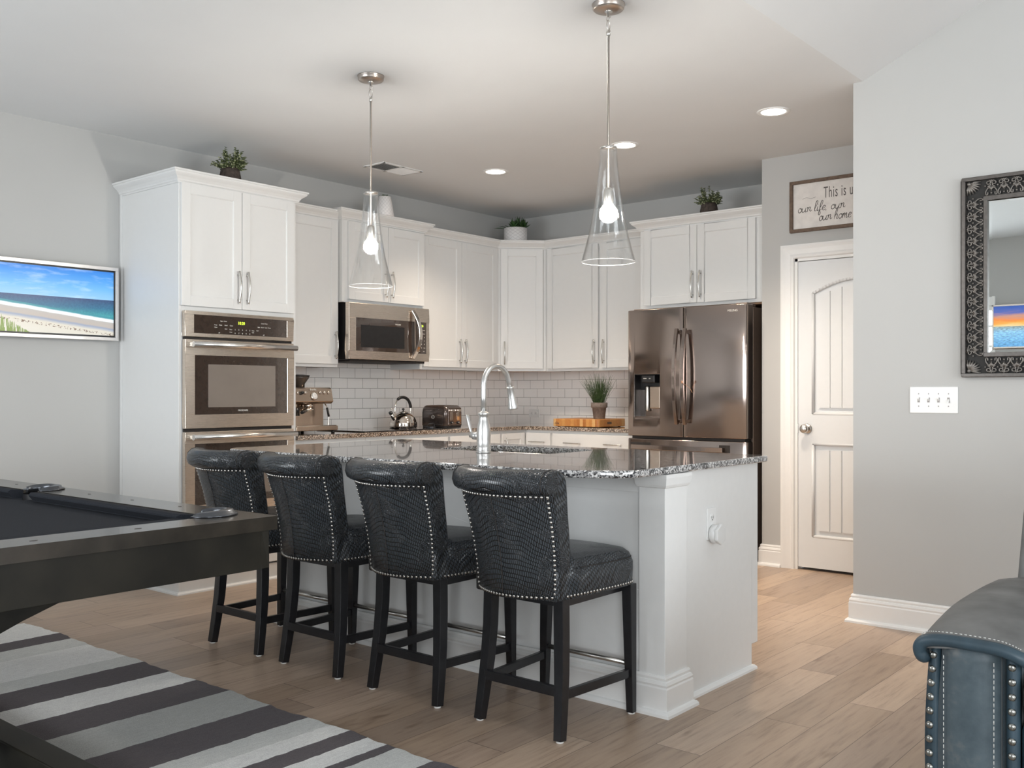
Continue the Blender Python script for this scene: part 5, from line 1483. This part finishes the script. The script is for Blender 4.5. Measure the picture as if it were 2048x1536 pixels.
# ================================================================ POOL TABLE
def pool():
    px1, py1 = -2.470, 1.841
    px0, py0 = px1 - 2.72, py1 - 1.42
    t = thing('pool_table', 'dark wood pool table with charcoal cloth and gunmetal pockets, standing on the striped rug', 'pool table', ((px0 + px1) / 2, (py0 + py1) / 2, 0))
    off = OFF[t]
    rw = .138; zt = .790; zb = .748; zc = .757
    m = MB()
    a, b_, c_, d_ = px0, px1, py0, py1
    m.sweep([(a, c_), (b_, c_), (b_, d_), (a, d_)], [(-rw, zb), (0, zb), (0, zt), (-rw, zt)], closed=True)
    rails = m.build('rail', 'poolwood', t)
    bed = MB().box(a + rw - .02, b_ - rw + .02, c_ + rw - .02, d_ - rw + .02, zc - .03, zc).build('playing_cloth', 'felt', t)
    xm = (a + b_) / 2
    pk = [(b_ - rw - .045, d_ - rw + .008, 45), (a + rw, d_ - rw, 135), (xm, d_ - rw + .028, 90), (b_ - rw - .045, c_ + rw, -45), (a + rw, c_ + rw, -135), (xm, c_ + rw - .028, -90)]
    cutters = []
    for (x, y, an) in pk:
        q = MB().cyl((x, y, .60), .058, .4, 28).build('c', 'dark'); cutters.append(q)
        q = MB().cyl((x, y, .60), .058, .4, 28).build('c', 'dark', origin=(0, 0, 0)); cutters.append(q)
    cut(rails, cutters[::2]); cut(bed, cutters[1::2])
    b2 = rails.modifiers.new('bevel', 'BEVEL'); b2.width = .003; b2.segments = 2; b2.limit_method = 'ANGLE'; b2.angle_limit = R(60)
    # cushions: rubber noses wrapped in cloth
    def cushion(p0, p1, inward, s0, s1):
        p0 = Vector(p0); p1 = Vector(p1); d = (p1 - p0).normalized(); n_ = Vector(inward)
        prof = [(0, zc - .01), (0, zt - .003), (.012, zt - .001), (.040, zt + .001), (.050, zt - .006), (.050, zt - .011), (.030, zc + .002), (.030, zc - .01)]
        rg = []
        for p, s_ in ((p0, s0), (p1, s1)):
            rg.append([(p.x + n_.x * o_ + d.x * s_ * o_, p.y + n_.y * o_ + d.y * s_ * o_, z) for o_, z in prof])
        MB().rings(rg, True, False).build('cushion', 'felt', t)
    g = .075
    cushion((b_ - rw - g, d_ - rw), (xm + .070, d_ - rw), (0, -1), .9, -.35)
    cushion((xm - .070, d_ - rw), (a + rw + g, d_ - rw), (0, -1), .35, -.9)
    cushion((b_ - rw - g, c_ + rw), (xm + .070, c_ + rw), (0, 1), .9, -.35)
    cushion((xm - .070, c_ + rw), (a + rw + g, c_ + rw), (0, 1), .35, -.9)
    cushion((b_ - rw, c_ + rw + g), (b_ - rw, d_ - rw - g), (-1, 0), .9, -.9)
    cushion((a + rw, c_ + rw + g), (a + rw, d_ - rw - g), (1, 0), .9, -.9)
    for (x, y, an) in pk:
        m = MB()
        span = 96 if abs(abs(an) - 90) > 1 else 92
        k = 22; A = []
        for i in range(k + 1):
            u = -1 + 2 * i / k
            aa = R(an + u * (span + 22))
            A.append((aa, u))
        rg = []
        for aa, u in A:
            th = 1 - .55 * abs(u) ** 3
            ri, ro = .054, .054 + .040 * th
            zt2 = zt + .003 + .016 * th
            ring = [(ri, zt - .018), (ri + .001, zt2 - .004), (ri + .006, zt2), (ro - .014, zt2 - .003), (ro - .010, zt + .008 * th), (ro - .001, zt + .006 * th), (ro, zt + .0006), (ri + .02, zt + .0006), (ri + .004, zt - .018)]
            rg.append([(x + r_ * math.cos(aa), y + r_ * math.sin(aa), z) for r_, z in ring])
        m.rings(rg, True, True).build('pocket_casting', 'pocket', t)
        MB().lathe([(.0565, zt - .012), (.056, .70), (.048, .66), (.001, .655)], (x, y, 0), 24, cap=False).build('pocket_liner', 'black', t)
    # inlaid sights
    for i in range(1, 8):
        if i == 4: continue
        x = b_ - rw - .0 - (2.72 - 2 * rw) * i / 8
        for y in (d_ - rw * .45, c_ + rw * .45):
            MB().prism([(x - .011, y), (x, y - .006), (x + .011, y), (x, y + .006)], zt + .0002, zt + .0009).build('sight', 'txtg', t)
    for i in range(1, 4):
        y = d_ - rw - (1.42 - 2 * rw) * i / 4
        for x in (b_ - rw * .45, a + rw * .45):
            MB().prism([(x - .006, y), (x, y - .011), (x + .006, y), (x, y + .011)], zt + .0002, zt + .0009).build('sight', 'txtg', t)
    # skirt
    s = .018; z0, z1 = .630, zb
    m = MB(); m.box(a + s, b_ - s, d_ - s - .03, d_ - s, z0, z1); m.box(a + s, b_ - s, c_ + s, c_ + s + .03, z0, z1)
    m.box(b_ - s - .03, b_ - s, c_ + s + .03, d_ - s - .03, z0, z1); m.box(a + s, a + s + .03, c_ + s + .03, d_ - s - .03, z0, z1)
    m.build('apron', 'poolside', t, bevel=.002)
    MB().box(a + .06, b_ - .06, c_ + .06, d_ - .06, z0 + .01, zc - .031).build('slate_frame', 'dark', t)
    # trestle: flared end panels on two long foot beams
    ym = (c_ + d_) / 2
    half = [(.40, .630), (.395, .535), (.20, .470), (.125, .440), (.10, .40), (.10, .10)]
    poly = [(ym + y, z) for y, z in half] + [(ym - y, z) for y, z in half[::-1]]
    for xa in (-3.14, -4.44):
        MB().prism(poly, xa, xa + .09, 'x').build('leg', 'poolside', t, bevel=.003)
    for y0 in (1.288, ym - (1.378 - ym)):
        MB().box(px0 + .22, -2.42 - .1, y0, y0 + .09, .014, .104).build('foot_beam', 'poolside', t, bevel=.004)
    MB().box(-4.35, -3.14, ym - .05, ym + .05, .30, .40).build('stretcher', 'poolside', t, bevel=.003)
pool()

# ================================================================ RECLINER
def recliner():
    t = thing('recliner_armchair', 'blue-grey distressed leather recliner with nailhead trimmed arms by the mirror wall', 'armchair', (-.2, 3.0, 0))
    yF = 2.50
    W2 = .985     # overall
    xl = -.742
    def arm(x0, sgn):
        X = lambda u: x0 + sgn * u
        # outer arm body
        m = MB()
        m.box(X(0), X(.195), yF + .015, 3.42, .05, .555)
        m.build('arm', 'suede', t, bevel=.02, bseg=4)
        # pad
        rg = []
        ys = [(yF - .030, .62, -.018), (yF - .034, .80, -.010), (yF - .020, .95, -.004), (yF + .03, 1.0, .008), (yF + .12, 1.0, .026), (yF + .24, 1.0, .036), (yF + .45, 1.0, .036), (yF + .74, 1.0, .030)]
        base = [(-.010, .540), (-.020, .562), (-.008, .583), (.010, .594), (.05, .600), (.11, .602), (.17, .600), (.205, .592), (.222, .578), (.226, .555), (.205, .568), (.17, .570), (.03, .570), (.006, .564), (.0, .548)]
        for y, k, dz in ys:
            ring = []
            for (u, z) in base:
                cz = .560
                zz = cz + (z - cz) * (k if z > cz else 1) + (dz * max(0, min(1, (z - .56) / .03)) if z > .56 else 0)
                uu = .105 + (u - .105) * (1 - (1 - k) * .06)
                ring.append((X(uu), y, zz))
            rg.append(ring)
        m = MB().rings(rg, True, True)
        m.build('arm_pad', 'suedegrey', t, sub=1)
        # blue welt band below the stitched edge
        m = MB(); m.tube([tuple(p) for p in smooth([(X(-.012), yF + .30, .560), (X(-.012), yF + .05, .528), (X(-.012), yF - .012, .520), (X(-.018), yF - .026, .540), (X(-.006), yF - .034, .562), (X(.03), yF - .036, .572), (X(.10), yF - .037, .574), (X(.17), yF - .036, .570), (X(.212), yF - .032, .556), (X(.222), yF - .012, .545), (X(.222), yF + .05, .545), (X(.220), yF + .3, .56)], 5)], .0155, 12)
        m.build('arm_pad_band', 'suedeblue', t)
        m = MB(); P = [tuple(p) for p in smooth([(X(-.016), yF - .028, .565), (X(-.002), yF - .038, .586), (X(.03), yF - .040, .593), (X(.10), yF - .041, .595), (X(.17), yF - .040, .592), (X(.212), yF - .036, .578)], 14)]
        for i in range(0, len(P) - 1, 2): m.tube([P[i], P[i + 1]], .0011, 5)
        m.build('arm_pad_stitching', 'stitch', t)
        # front panel, nail strips
        def bowed(u0, u1, d0, d1, ztop, name, mat):
            m = MB(); rg = []
            for i in range(15):
                z = .05 + (ztop - .05) * i / 14
                bow = -.012 * math.sin(math.pi * max(0, min(1, (z - .05) / .5))) 
                ring = [(X(u0 + bow * (u0 < .05)), yF - d0, z), (X((u0 * .75 + u1 * .25)), yF - d1, z), (X((u0 + u1) / 2), yF - d1 - .004, z), (X((u0 * .25 + u1 * .75)), yF - d1, z), (X(u1), yF - d0, z), (X(u1), yF + .02, z), (X(u0 + bow * (u0 < .05)), yF + .02, z)]
                rg.append(ring)
            m.rings(rg, True, True); m.build(name, mat, t)
        bowed(.0, .026, .004, .012, .556, 'nail_strip', 'suedeblue')
        bowed(.031, .160, .010, .028, .568, 'front_panel', 'suede')
        bowed(.172, .200, .004, .012, .556, 'nail_strip', 'suedeblue')
        s = MB()
        for u, du in ((.038, 0), (.150, 0)):
            z = .535
            while z > .06:
                s.tube([(X(u), yF - .0255, z), (X(u), yF - .0255, z - .009)], .0011, 5); z -= .0135
        s.build('panel_stitching', 'stitch', t)
        q = Vector((0, -1, 0)).to_track_quat('Z', 'Y').to_matrix()
        for u in (.012, .186):
            nl = MB()
            for i in range(14):
                z = .528 - i * .0345
                bow = -.010 * math.sin(math.pi * max(0, min(1, (z - .05) / .5))) if u < .1 else 0
                nl.ball((X(u + bow), yF - .013, z), .0095, 14, 7, (1, 1, .62), q)
            nl.build('nailhead_trim', simple('aged_steel_nail', (.30, .30, .28), .3, metal=1, nz=.2, nscale=50), t)
    arm(xl, 1); arm(xl + W2, -1)
    x0, x1 = xl + .20, xl + W2 - .20
    MB().box(x0, x1, yF - .0, 3.35, .10, .40).build('seat_base', 'suedeblue', t, bevel=.02, bseg=3)
    MB().box(x0 + .004, x1 - .004, yF - .02, 3.20, .40, .515).build('seat_cushion', 'suede', t, bevel=.04, bseg=5)
    # back leaning away
    m = MB(); rg = []
    for (z, y, th, k) in ((.50, 3.14, .20, 0), (.60, 3.165, .22, .0), (.75, 3.225, .23, .0), (.90, 3.285, .22, -.004), (1.0, 3.33, .19, -.012), (1.06, 3.37, .13, -.03), (1.075, 3.40, .05, -.06)):
        xa, xb = xl + .055 - k, xl + W2 - .055 + k
        e = .035
        rg.append([(xa + e, y, z), (xb - e, y, z), (xb, y + e, z), (xb, y + th - e, z), (xb - e, y + th, z), (xa + e, y + th, z), (xa, y + th - e, z), (xa, y + e, z)])
    m.rings(rg, True, True).build('back', 'suedeblue', t, sub=1)
    m = MB(); rg = []
    for (z, y) in ((.50, 3.128), (.60, 3.150), (.75, 3.208), (.90, 3.268), (1.0, 3.315), (1.05, 3.352)):
        xa = xl + .052; rg.append([(xa, y - .002, z), (xa + .020, y - .008, z), (xa + .036, y - .002, z), (xa + .036, y + .06, z), (xa - .004, y + .06, z)])
    m.rings(rg, True, True).build('back_edge_band', 'suedegrey', t)
    s = MB(); z = .52
    while z < 1.04:
        def yb(z): 
            tb = ((.50, 3.128), (.60, 3.150), (.75, 3.208), (.90, 3.268), (1.0, 3.315), (1.05, 3.352))
            for a_, b_ in zip(tb[:-1], tb[1:]):
                if a_[0] <= z <= b_[0]: return a_[1] + (b_[1] - a_[1]) * (z - a_[0]) / (b_[0] - a_[0])
            return tb[-1][1]
        s.tube([(xl + .083, yb(z) - .007, z), (xl + .083, yb(z + .009) - .007, z + .009)], .0012, 5); z += .0145
    s.build('back_stitching', 'stitch', t)
    for x, y in ((xl + .05, yF + .08), (xl + W2 - .05, yF + .08), (xl + .05, 3.35), (xl + W2 - .05, 3.35)):
        MB().cyl((x, y, 0), .025, .05, 16).build('foot', 'black', t)
recliner()

# ================================================================ THINGS ON THE WALL COUNTER
def espresso():
    XFp = -5.235
    T = frame((XFp, 4.040, ZC), '+x'); w_ = .345
    t = thing('espresso_machine', 'stainless espresso machine with a pressure gauge and bean hopper next to the oven cabinet', 'espresso machine', (XFp - .17, 4.21, ZC))
    b = MB(T)
    b.box(.0, w_ - .02, .10, .33, .015, .305); b.build('body', 'copper', t, bevel=.008, bseg=3)
    # head with sloped control face
    h = MB(T)
    h.prism([(.0, .215), (.02, .200), (.12, .200), (.20, .200), (.20, .310), (.035, .310), (.022, .302)], -.004, w_ - .014, 'x')
    h.build('head', 'copper', t, bevel=.006, bseg=3)
    Tp = T @ Matrix.Translation((0, .0, .215)) @ Matrix.Rotation(R(-14), 4, 'X')
    m = MB(Tp); m.lathe([(.001, .010), (.020, .010), (.027, .0085), (.028, .004), (.028, 0)], (.165, -.002, .036), 30, 'y'); m.build('gauge_rim', 'chrome', t)
    m = MB(Tp); m.lathe([(.001, .0115), (.0215, .0115), (.0215, .0095)], (.165, -.002, .036), 30, 'y'); g = m.build('gauge_dial', 'plate', t)
    m = MB(Tp); m.box(.1644, .1658, -.0145, -.0132, .036, .052); m.build('needle', 'black', g)
    for x in (.035, .098, .222, .258, .294):
        m = MB(Tp); m.lathe([(.001, .008), (.009, .008), (.0105, .006), (.0105, 0)], (x, -.002, .062), 18, 'y'); m.build('button', 'chrome', t)
    m = MB(Tp); m.lathe([(.001, .016), (.009, .016), (.011, .012), (.013, 0)], (.066, -.002, .060), 18, 'y'); m.build('grind_knob', 'black', t)
    text('Breville', .018, 'txtw', t, Tp, .165, .082, y=-.0035, name='brand_lettering')
    m = MB(T)     # group head and portafilter
    m.cyl((.155, .060, .172), .036, .030, 24); m.cyl((.155, .060, .150), .039, .020, 24); m.build('group_head', 'chrome', t)
    m = MB(T); m.tube([(.135, .045, .155), (.03, -.045, .145), (.01, -.06, .143)], [.008, .012, .010], 12); m.build('portafilter_handle', 'black', t)
    m = MB(T); m.cyl((.04, .055, .120), .034, .055, 24); m.build('grinder_cradle', 'black', t)
    m = MB(T); m.tube([tuple(p) for p in smooth([(.285, .040, .200), (.292, .020, .17), (.298, .012, .13), (.292, .010, .06), (.288, .012, .030)], 5)], .004, 8); m.build('steam_wand', 'chrome', t)
    m = MB(T); m.tube([(.290, .022, .172), (.298, .012, .110)], .008, 10); m.build('wand_grip', 'black', t)
    m = MB(T)
    m.box(-.01, w_, -.030, .20, .018, .050); m.build('drip_tray', 'copper', t, bevel=.005)
    m = MB(T); m.box(.0, w_ - .01, -.022, .19, .050, .053)
    m.build('tray_grid', 'chrome', t)
    m = MB(T)
    for x, y in ((.02, -.01), (w_ - .03, -.01), (.02, .30), (w_ - .05, .30)): m.cyl((x, y, 0), .012, .018, 14)
    m.build('feet', 'black', t)
    m = MB(T)
    m.lathe([(.035, .310), (.036, .335), (.066, .375), (.067, .388), (.001, .388)], (.130, .118, 0), 28); m.build('bean_hopper', simple('smoked_plastic', (.05, .038, .03), .12, nz=.1, coat=.4), t)
    m = MB(T); m.lathe([(.069, .386), (.069, .394), (.03, .398), (.001, .398)], (.130, .118, 0), 28); m.build('hopper_lid', 'black', t)
espresso()

def kettle():
    x, y, z = -5.375, 5.165, ZC + .0075
    t = thing('tea_kettle', 'shiny stainless whistling kettle with an arched handle on the cooktop', 'kettle', (x, y, z))
    prof = [(.001, 0), (.098, 0), (.104, .004), (.106, .012), (.105, .035), (.104, .042), (.101, .046), (.098, .060), (.088, .080), (.070, .098), (.048, .110), (.034, .115), (.032, .117), (.001, .117)]
    MB().lathe(prof, (x, y, z), 48).build('body', 'chrome', t)
    MB().lathe([(.036, .114), (.034, .119), (.018, .124), (.005, .126), (.004, .134), (.001, .134)], (x, y, z), 28).build('lid', 'chrome', t)
    MB().ball((x, y, z + .141), .011, 14, 8, (1, 1, .8)).build('lid_knob', 'black', t)
    # the spout leans to the left of the view, the handle arches over
    d = Vector((-.05, -1, 0)).normalized()
    P = lambda a, h: (x + d.x * a, y + d.y * a, z + h)
    MB().tube([P(.075, .055), P(.102, .085), P(.122, .112)], [.019, .016, .013], 16).build('spout', 'chrome', t)
    MB().tube([P(.119, .108), P(.128, .122)], [.0155, .0150], 14).build('whistle_cap', 'black', t)
    MB().tube([P(.122, .118), P(.120, .14), P(.108, .150)], .003, 8).build('whistle_lever', 'chrome', t)
    pts = [tuple(p) for p in smooth([P(.080, .092), P(.082, .14), P(.072, .19), P(.045, .222), P(.0, .232), P(-.045, .215), P(-.072, .17), P(-.072, .12), P(-.062, .098)], 5)]
    MB().tube(pts, .0048, 10).build('handle_frame', 'chrome', t)
    MB().tube(pts[13:33], [.008] + [.0115] * 18 + [.009], 14).build('grip', 'black', t)
kettle()

def toaster():
    x0, x1, y0, y1 = -5.385, -5.115, 5.360, 5.555
    t = thing('toaster', 'dark taupe retro toaster with two levers on the counter right of the kettle', 'toaster', ((x0 + x1) / 2, (y0 + y1) / 2, ZC))
    def rr(g, z, r=.03):
        P = []
        for (cx, cy, s) in ((x1 - g - r, y0 + g + r, -90), (x1 - g - r, y1 - g - r, 0), (x0 + g + r, y1 - g - r, 90), (x0 + g + r, y0 + g + r, 180)):
            for i in range(7): a = R(s + 15 * i); P.append((cx + r * math.cos(a), cy + r * math.sin(a), z))
        return P
    zz = ZC
    MB().rings([rr(.004, zz + .018), rr(.0, zz + .022), rr(.0, zz + .120), rr(.003, zz + .150), rr(.012, zz + .168), rr(.026, zz + .177, .02), rr(.04, zz + .178, .015)], True, True).build('shell', 'toastm', t)
    MB().rings([rr(.003, zz + .004), rr(.003, zz + .020)], True, True).build('base', 'black', t)
    m = MB(); m.box(x0 + .055, x1 - .055, y0 + .045, y0 + .072, zz + .1782, zz + .1792); m.box(x0 + .055, x1 - .055, y1 - .072, y1 - .045, zz + .1782, zz + .1792); m.build('bread_slots', 'black', t)
    # inset side badge
    T = frame((x0, y0, zz), '-y')
    m = MB(T); m.tube([(.135 + .017 * math.cos(a), -.0012, .088 + .013 * math.sin(a)) for a in [2 * math.pi * i / 6 for i in range(6)]], .0012, 5, closed=True); m.box(.128, .142, -.0018, -.0005, .0865, .0895); m.build('badge', 'txtw', t)
    m = MB(T); L = [(.03, .03), (.235, .03), (.235, .145), (.03, .145)]
    m.tube([(a_, -.0005, b_) for a_, b_ in L], .0014, 6, closed=True); m.build('side_crease', 'black', t)
    T = frame((x1, y0, zz), '+x')
    MB(T).box(.026, .170, -.0035, .003, .030, .160).build('control_face', 'bsteel', t, bevel=.003)
    for c_ in (.062, .132):
        m = MB(T); m.box(c_ - .005, c_ + .005, -.0045, -.002, .062, .140); l = m.build('lever_slot', 'black', t)
        m = MB(T); m.box(c_ - .017, c_ + .017, -.026, -.004, .132, .148); m.build('lever', 'chrome', t, bevel=.004)
        m = MB(T); m.box(c_ - .013, c_ + .013, -.006, -.0035, .062, .128); m.build('lever_plate', 'chrome', t, bevel=.002)
        m = MB(T); m.lathe([(.001, .014), (.009, .014), (.011, .010), (.012, .003)], (c_, 0, .045), 18, 'y'); m.build('browning_dial', 'black', t)
        m = MB(T); m.lathe([(.001, .0145), (.006, .0145), (.0065, .0135)], (c_, 0, .045), 14, 'y'); m.build('dial_cap', 'chrome', t)
        for q in (-.022, .022):
            m = MB(T); m.lathe([(.001, .007), (.0045, .0065), (.005, .003)], (c_ + q, 0, .045), 12, 'y'); m.build('button', 'black', t)
toaster()
# dark spoon rest between kettle and toaster
t = thing('spoon_rest', 'small dark metal spoon rest on the counter between the kettle and the toaster', 'spoon rest', (-5.28, 5.335, ZC))
MB().lathe([(.001, .002), (.028, .0), (.034, .004), (.045, .012), (.047, .012), (.038, .001), (.028, -.0015)][::1], (-5.235, 5.320, ZC + .003), 28, cap=False).build('dish', 'pocket', t)
MB().tube([tuple(p) for p in smooth([(-5.225, 5.285, ZC + .010), (-5.20, 5.262, ZC + .016), (-5.18, 5.235, ZC + .012)], 4)], .0055, 8).build('handle', 'pocket', t)
MB().tube([tuple(p) for p in smooth([(-5.26, 5.30, ZC + .010), (-5.27, 5.34, ZC + .035), (-5.24, 5.36, ZC + .038), (-5.215, 5.34, ZC + .012)], 4)], .003, 8).build('scroll', 'pocket', t)

# cutting board and its pot
bx0, bx1, by0, by1 = -4.788, -4.335, 6.262, 6.650
t = thing('cutting_board', 'thick orange-brown butcher block cutting board on the counter left of the fridge', 'cutting board', ((bx0 + bx1) / 2, (by0 + by1) / 2, ZC))
def rrect(x0, x1, y0, y1, r, k=6):
    P = []
    for (cx, cy, s) in ((x1 - r, y0 + r, -90), (x1 - r, y1 - r, 0), (x0 + r, y1 - r, 90), (x0 + r, y0 + r, 180)):
        for i in range(k + 1): a = R(s + 90 * i / k); P.append((cx + r * math.cos(a), cy + r * math.sin(a)))
    return P
MB().prism(rrect(bx0, bx1, by0, by1, .022), ZC + .004, ZC + .065).build('block', 'board', t, bevel=.005, bseg=3)
m = MB()
for x, y in ((bx0 + .04, by0 + .04), (bx1 - .04, by0 + .04), (bx0 + .04, by1 - .04), (bx1 - .04, by1 - .04)): m.cyl((x, y, ZC), .012, .005, 12)
m.build('feet', 'black', t)
T = frame((bx0, by0, ZC), '-y')
m = MB(T)
m.tube([tuple(p) for p in smooth([(.028, -.0006, .030), (.045, -.0006, .042), (.055, -.0006, .036), (.068, -.0006, .028)], 4)], .0009, 5); m.build('burnt_mark', 'signwood', t)
text('LaTeal', .016, 'signwood', t, T, .047, .028, y=-.0008, name='brand_lettering', shear=.2)
T2 = frame((bx1, by0, ZC), '+x')
m = MB(T2); m.box(.12, .18, -.0012, .0, .026, .044); m.build('burnt_stamp', 'signwood', t)

def blade_mesh(m, p0, dirv, L, w, bend, seg=5):
    d = Vector(dirv).normalized(); side = d.cross(Vector((0, 0, 1)))
    if side.length < .01: side = Vector((1, 0, 0))
    side.normalize()
    L_ = []; R_ = []
    for i in range(seg + 1):
        t_ = i / seg
        c_ = Vector(p0) + d * L * t_ + Vector((d.x, d.y, -.4)) * bend * t_ * t_
        ww = w * (1 - t_) ** .7 + .0002
        L_.append(c_ - side * ww + Vector((0, 0, .0))); R_.append(c_ + side * ww)
    mid = [ (a + b_) / 2 + Vector((-d.y, d.x, 0)) * 0 + side.cross(d) * w * .5 for a, b_ in zip(L_, R_)]
    n_ = seg + 1
    vs = [tuple(v) for v in L_ + mid + R_]; fs = []
    for i in range(seg):
        fs += [(i, n_ + i, n_ + i + 1, i + 1), (n_ + i, 2 * n_ + i, 2 * n_ + i + 1, n_ + i + 1), (2 * n_ + i, i, i + 1, 2 * n_ + i + 1)]
    m.add(vs, fs, True)
gx, gy, gz = -4.452, 6.440, ZC + .065
t = thing('potted_grass', 'tall green ornamental grass in a grey clay pot on the cutting board', 'potted plant', (gx, gy, gz))
MB().lathe([(.001, 0), (.044, 0), (.046, .004), (.056, .088), (.064, .090), (.066, .094), (.067, .128), (.062, .130), (.060, .126), (.058, .112), (.001, .110)], (gx, gy, gz), 36).build('pot', 'terracotta', t)
m = MB(); rnd = random.Random(5)
for i in range(300):
    a = rnd.uniform(0, 2 * math.pi); r0 = rnd.uniform(0, .042) ; tilt = rnd.uniform(0, 1) ** 1.0 * .58
    a2 = a + rnd.uniform(-.5, .5)
    d = (math.cos(a2) * math.sin(tilt), math.sin(a2) * math.sin(tilt), math.cos(tilt))
    L = rnd.uniform(.16, .265) * (1 if tilt < .35 else .95)
    blade_mesh(m, (gx + r0 * math.cos(a), gy + r0 * math.sin(a), gz + .108), d, L, rnd.uniform(.0012, .0022), rnd.uniform(-.01, .035))
m.build('foliage', 'grass', t)

# ---- plants on top of the cabinets
def leaf(m, p, d, L, w, curl=.3, thick=.12):
    d = Vector(d).normalized()
    s = d.cross(Vector((0, 0, 1)))
    if s.length < .05: s = Vector((1, 0, 0))
    s.normalize(); nn = s.cross(d)
    P = []
    prof = [(0, .12), (.25, .8), (.5, 1), (.75, .75), (1, .05)]
    vs = []
    for t_, k in prof:
        c_ = Vector(p) + d * L * t_ - Vector((0, 0, 1)) * curl * L * t_ * t_
        vs += [c_ - s * w * k, c_ + nn * w * thick * 2 * k, c_ + s * w * k, c_ - nn * w * thick * k]
    fs = []
    for i in range(4):
        for j in range(4):
            fs.append((i * 4 + j, i * 4 + (j + 1) % 4, (i + 1) * 4 + (j + 1) % 4, (i + 1) * 4 + j))
    m.add([tuple(v) for v in vs], fs, True)
def bush(x, y, z, seed, label, sz=1.0):
    t = thing('potted_shrub', label, 'potted plant', (x, y, z))
    MB().lathe([(.001, 0), (.066, 0), (.069, .01), (.066, .05), (.058, .09), (.052, .105), (.049, .105), (.050, .095), (.001, .093)], (x, y, z), 32).build('pot', 'brownpot', t)
    rnd = random.Random(seed); m = MB(); mb = MB(); stem = MB()
    for i in range(50):
        a = rnd.uniform(0, 2 * math.pi); tl = rnd.uniform(.1, 1.3)
        L = rnd.uniform(.075, .135) * sz * (1.05 - .25 * tl)
        if i < 5: tl = rnd.uniform(0, .25); L = .15 * sz * rnd.uniform(.8, 1)
        d = Vector((math.cos(a) * math.sin(tl), math.sin(a) * math.sin(tl), math.cos(tl)))
        b0 = Vector((x + .03 * math.cos(a), y + .03 * math.sin(a), z + .092))
        stem.tube([tuple(b0), tuple(b0 + d * L)], .0012, 4)
        k = 9
        for j in range(k):
            u = .2 + .8 * (j + .5) / k
            p = b0 + d * L * u
            for q in range(3):
                b_ = rnd.uniform(0, 2 * math.pi)
                dd = Vector((math.cos(b_), math.sin(b_), rnd.uniform(-.1, .8)))
                if rnd.random() < .2: mb.ball(tuple(p + dd * .006), .0048, 6, 4)
                else: leaf(m, p, dd, rnd.uniform(.012, .019), .0068, .2)
    f = m.build('foliage', 'leafg', t); mb.build('buds', 'leafpale', f); stem.build('stems', 'leafg', f)
bush(-5.20, 3.520, 2.4475, 3, 'small bushy plant in a dark brown pot on top of the tall oven cabinet')
bush(-3.462, 6.42, 2.448, 8, 'small bushy plant in a dark brown pot on top of the cabinet over the fridge', .92)
x, y, z = -5.345, 6.470, 2.4205
t = thing('potted_succulent', 'mixed green succulents in a white diamond-patterned pot on the corner cabinet', 'potted plant', (x, y, z))
MB().lathe([(.001, 0), (.094, 0), (.100, .006), (.101, .155), (.097, .157), (.094, .150), (.001, .146)], (x, y, z), 56).build('pot', 'potpat', t)
m = MB(); rnd = random.Random(11)
# long arching leaves, a rosette and a spiky cluster
V = Vector((.64, -.77, 0)); Rt = Vector((.77, .64, 0))
for k in range(3):
    c_ = Vector((x, y, z + .150)) + Rt * (-.070 + .02 * k)
    leaf(m, c_, Rt * (-1) + Vector((0, 0, .30 + .25 * k)) + V * .1 * k, .125 - .02 * k, .018, .25)
leaf(m, Vector((x, y, z + .15)) - Rt * .045, Vector((-.1, 0, 1)) + Rt * .25, .105, .019, .0)
for k in range(18):
    a = k * 2.4; tl = .3 + .05 * k
    leaf(m, Vector((x, y, z + .150)) - Rt * .012 + Vector((0, 0, .01)), (math.cos(a) * math.sin(tl), math.sin(a) * math.sin(tl), math.cos(tl)), .070, .018, .0)
for cc, n_, L in ((.030, 50, .105), (.070, 50, .085)):
    for k in range(n_):
        a = rnd.uniform(0, 6.28); tl = rnd.uniform(0, 1.35)
        leaf(m, Vector((x, y, z + .155)) + Rt * cc, (math.cos(a) * math.sin(tl), math.sin(a) * math.sin(tl), math.cos(tl)), L * rnd.uniform(.8, 1.1), .0065, .0)
m.build('foliage', 'leafd', t)
x, y, z = -5.30, 4.905, 2.4595
t = thing('white_planter', 'tapered white embossed planter on the microwave cabinet behind the left pendant', 'planter', (x, y, z))
MB().lathe([(.001, 0), (.066, 0), (.069, .004), (.047, .142), (.043, .145), (.041, .140), (.001, .136)], (x, y, z), 40).build('pot', 'potpat', t)
m = MB()
for k in range(30):
    a = rnd.uniform(0, 6.28); tl = rnd.uniform(0, 1.2)
    leaf(m, Vector((x, y, z + .138)) + Vector((math.cos(a), math.sin(a), 0)) * rnd.uniform(0, .03), (math.cos(a) * math.sin(tl), math.sin(a) * math.sin(tl), math.cos(tl)), .026, .005, .1)
m.build('foliage', 'leafd', t)
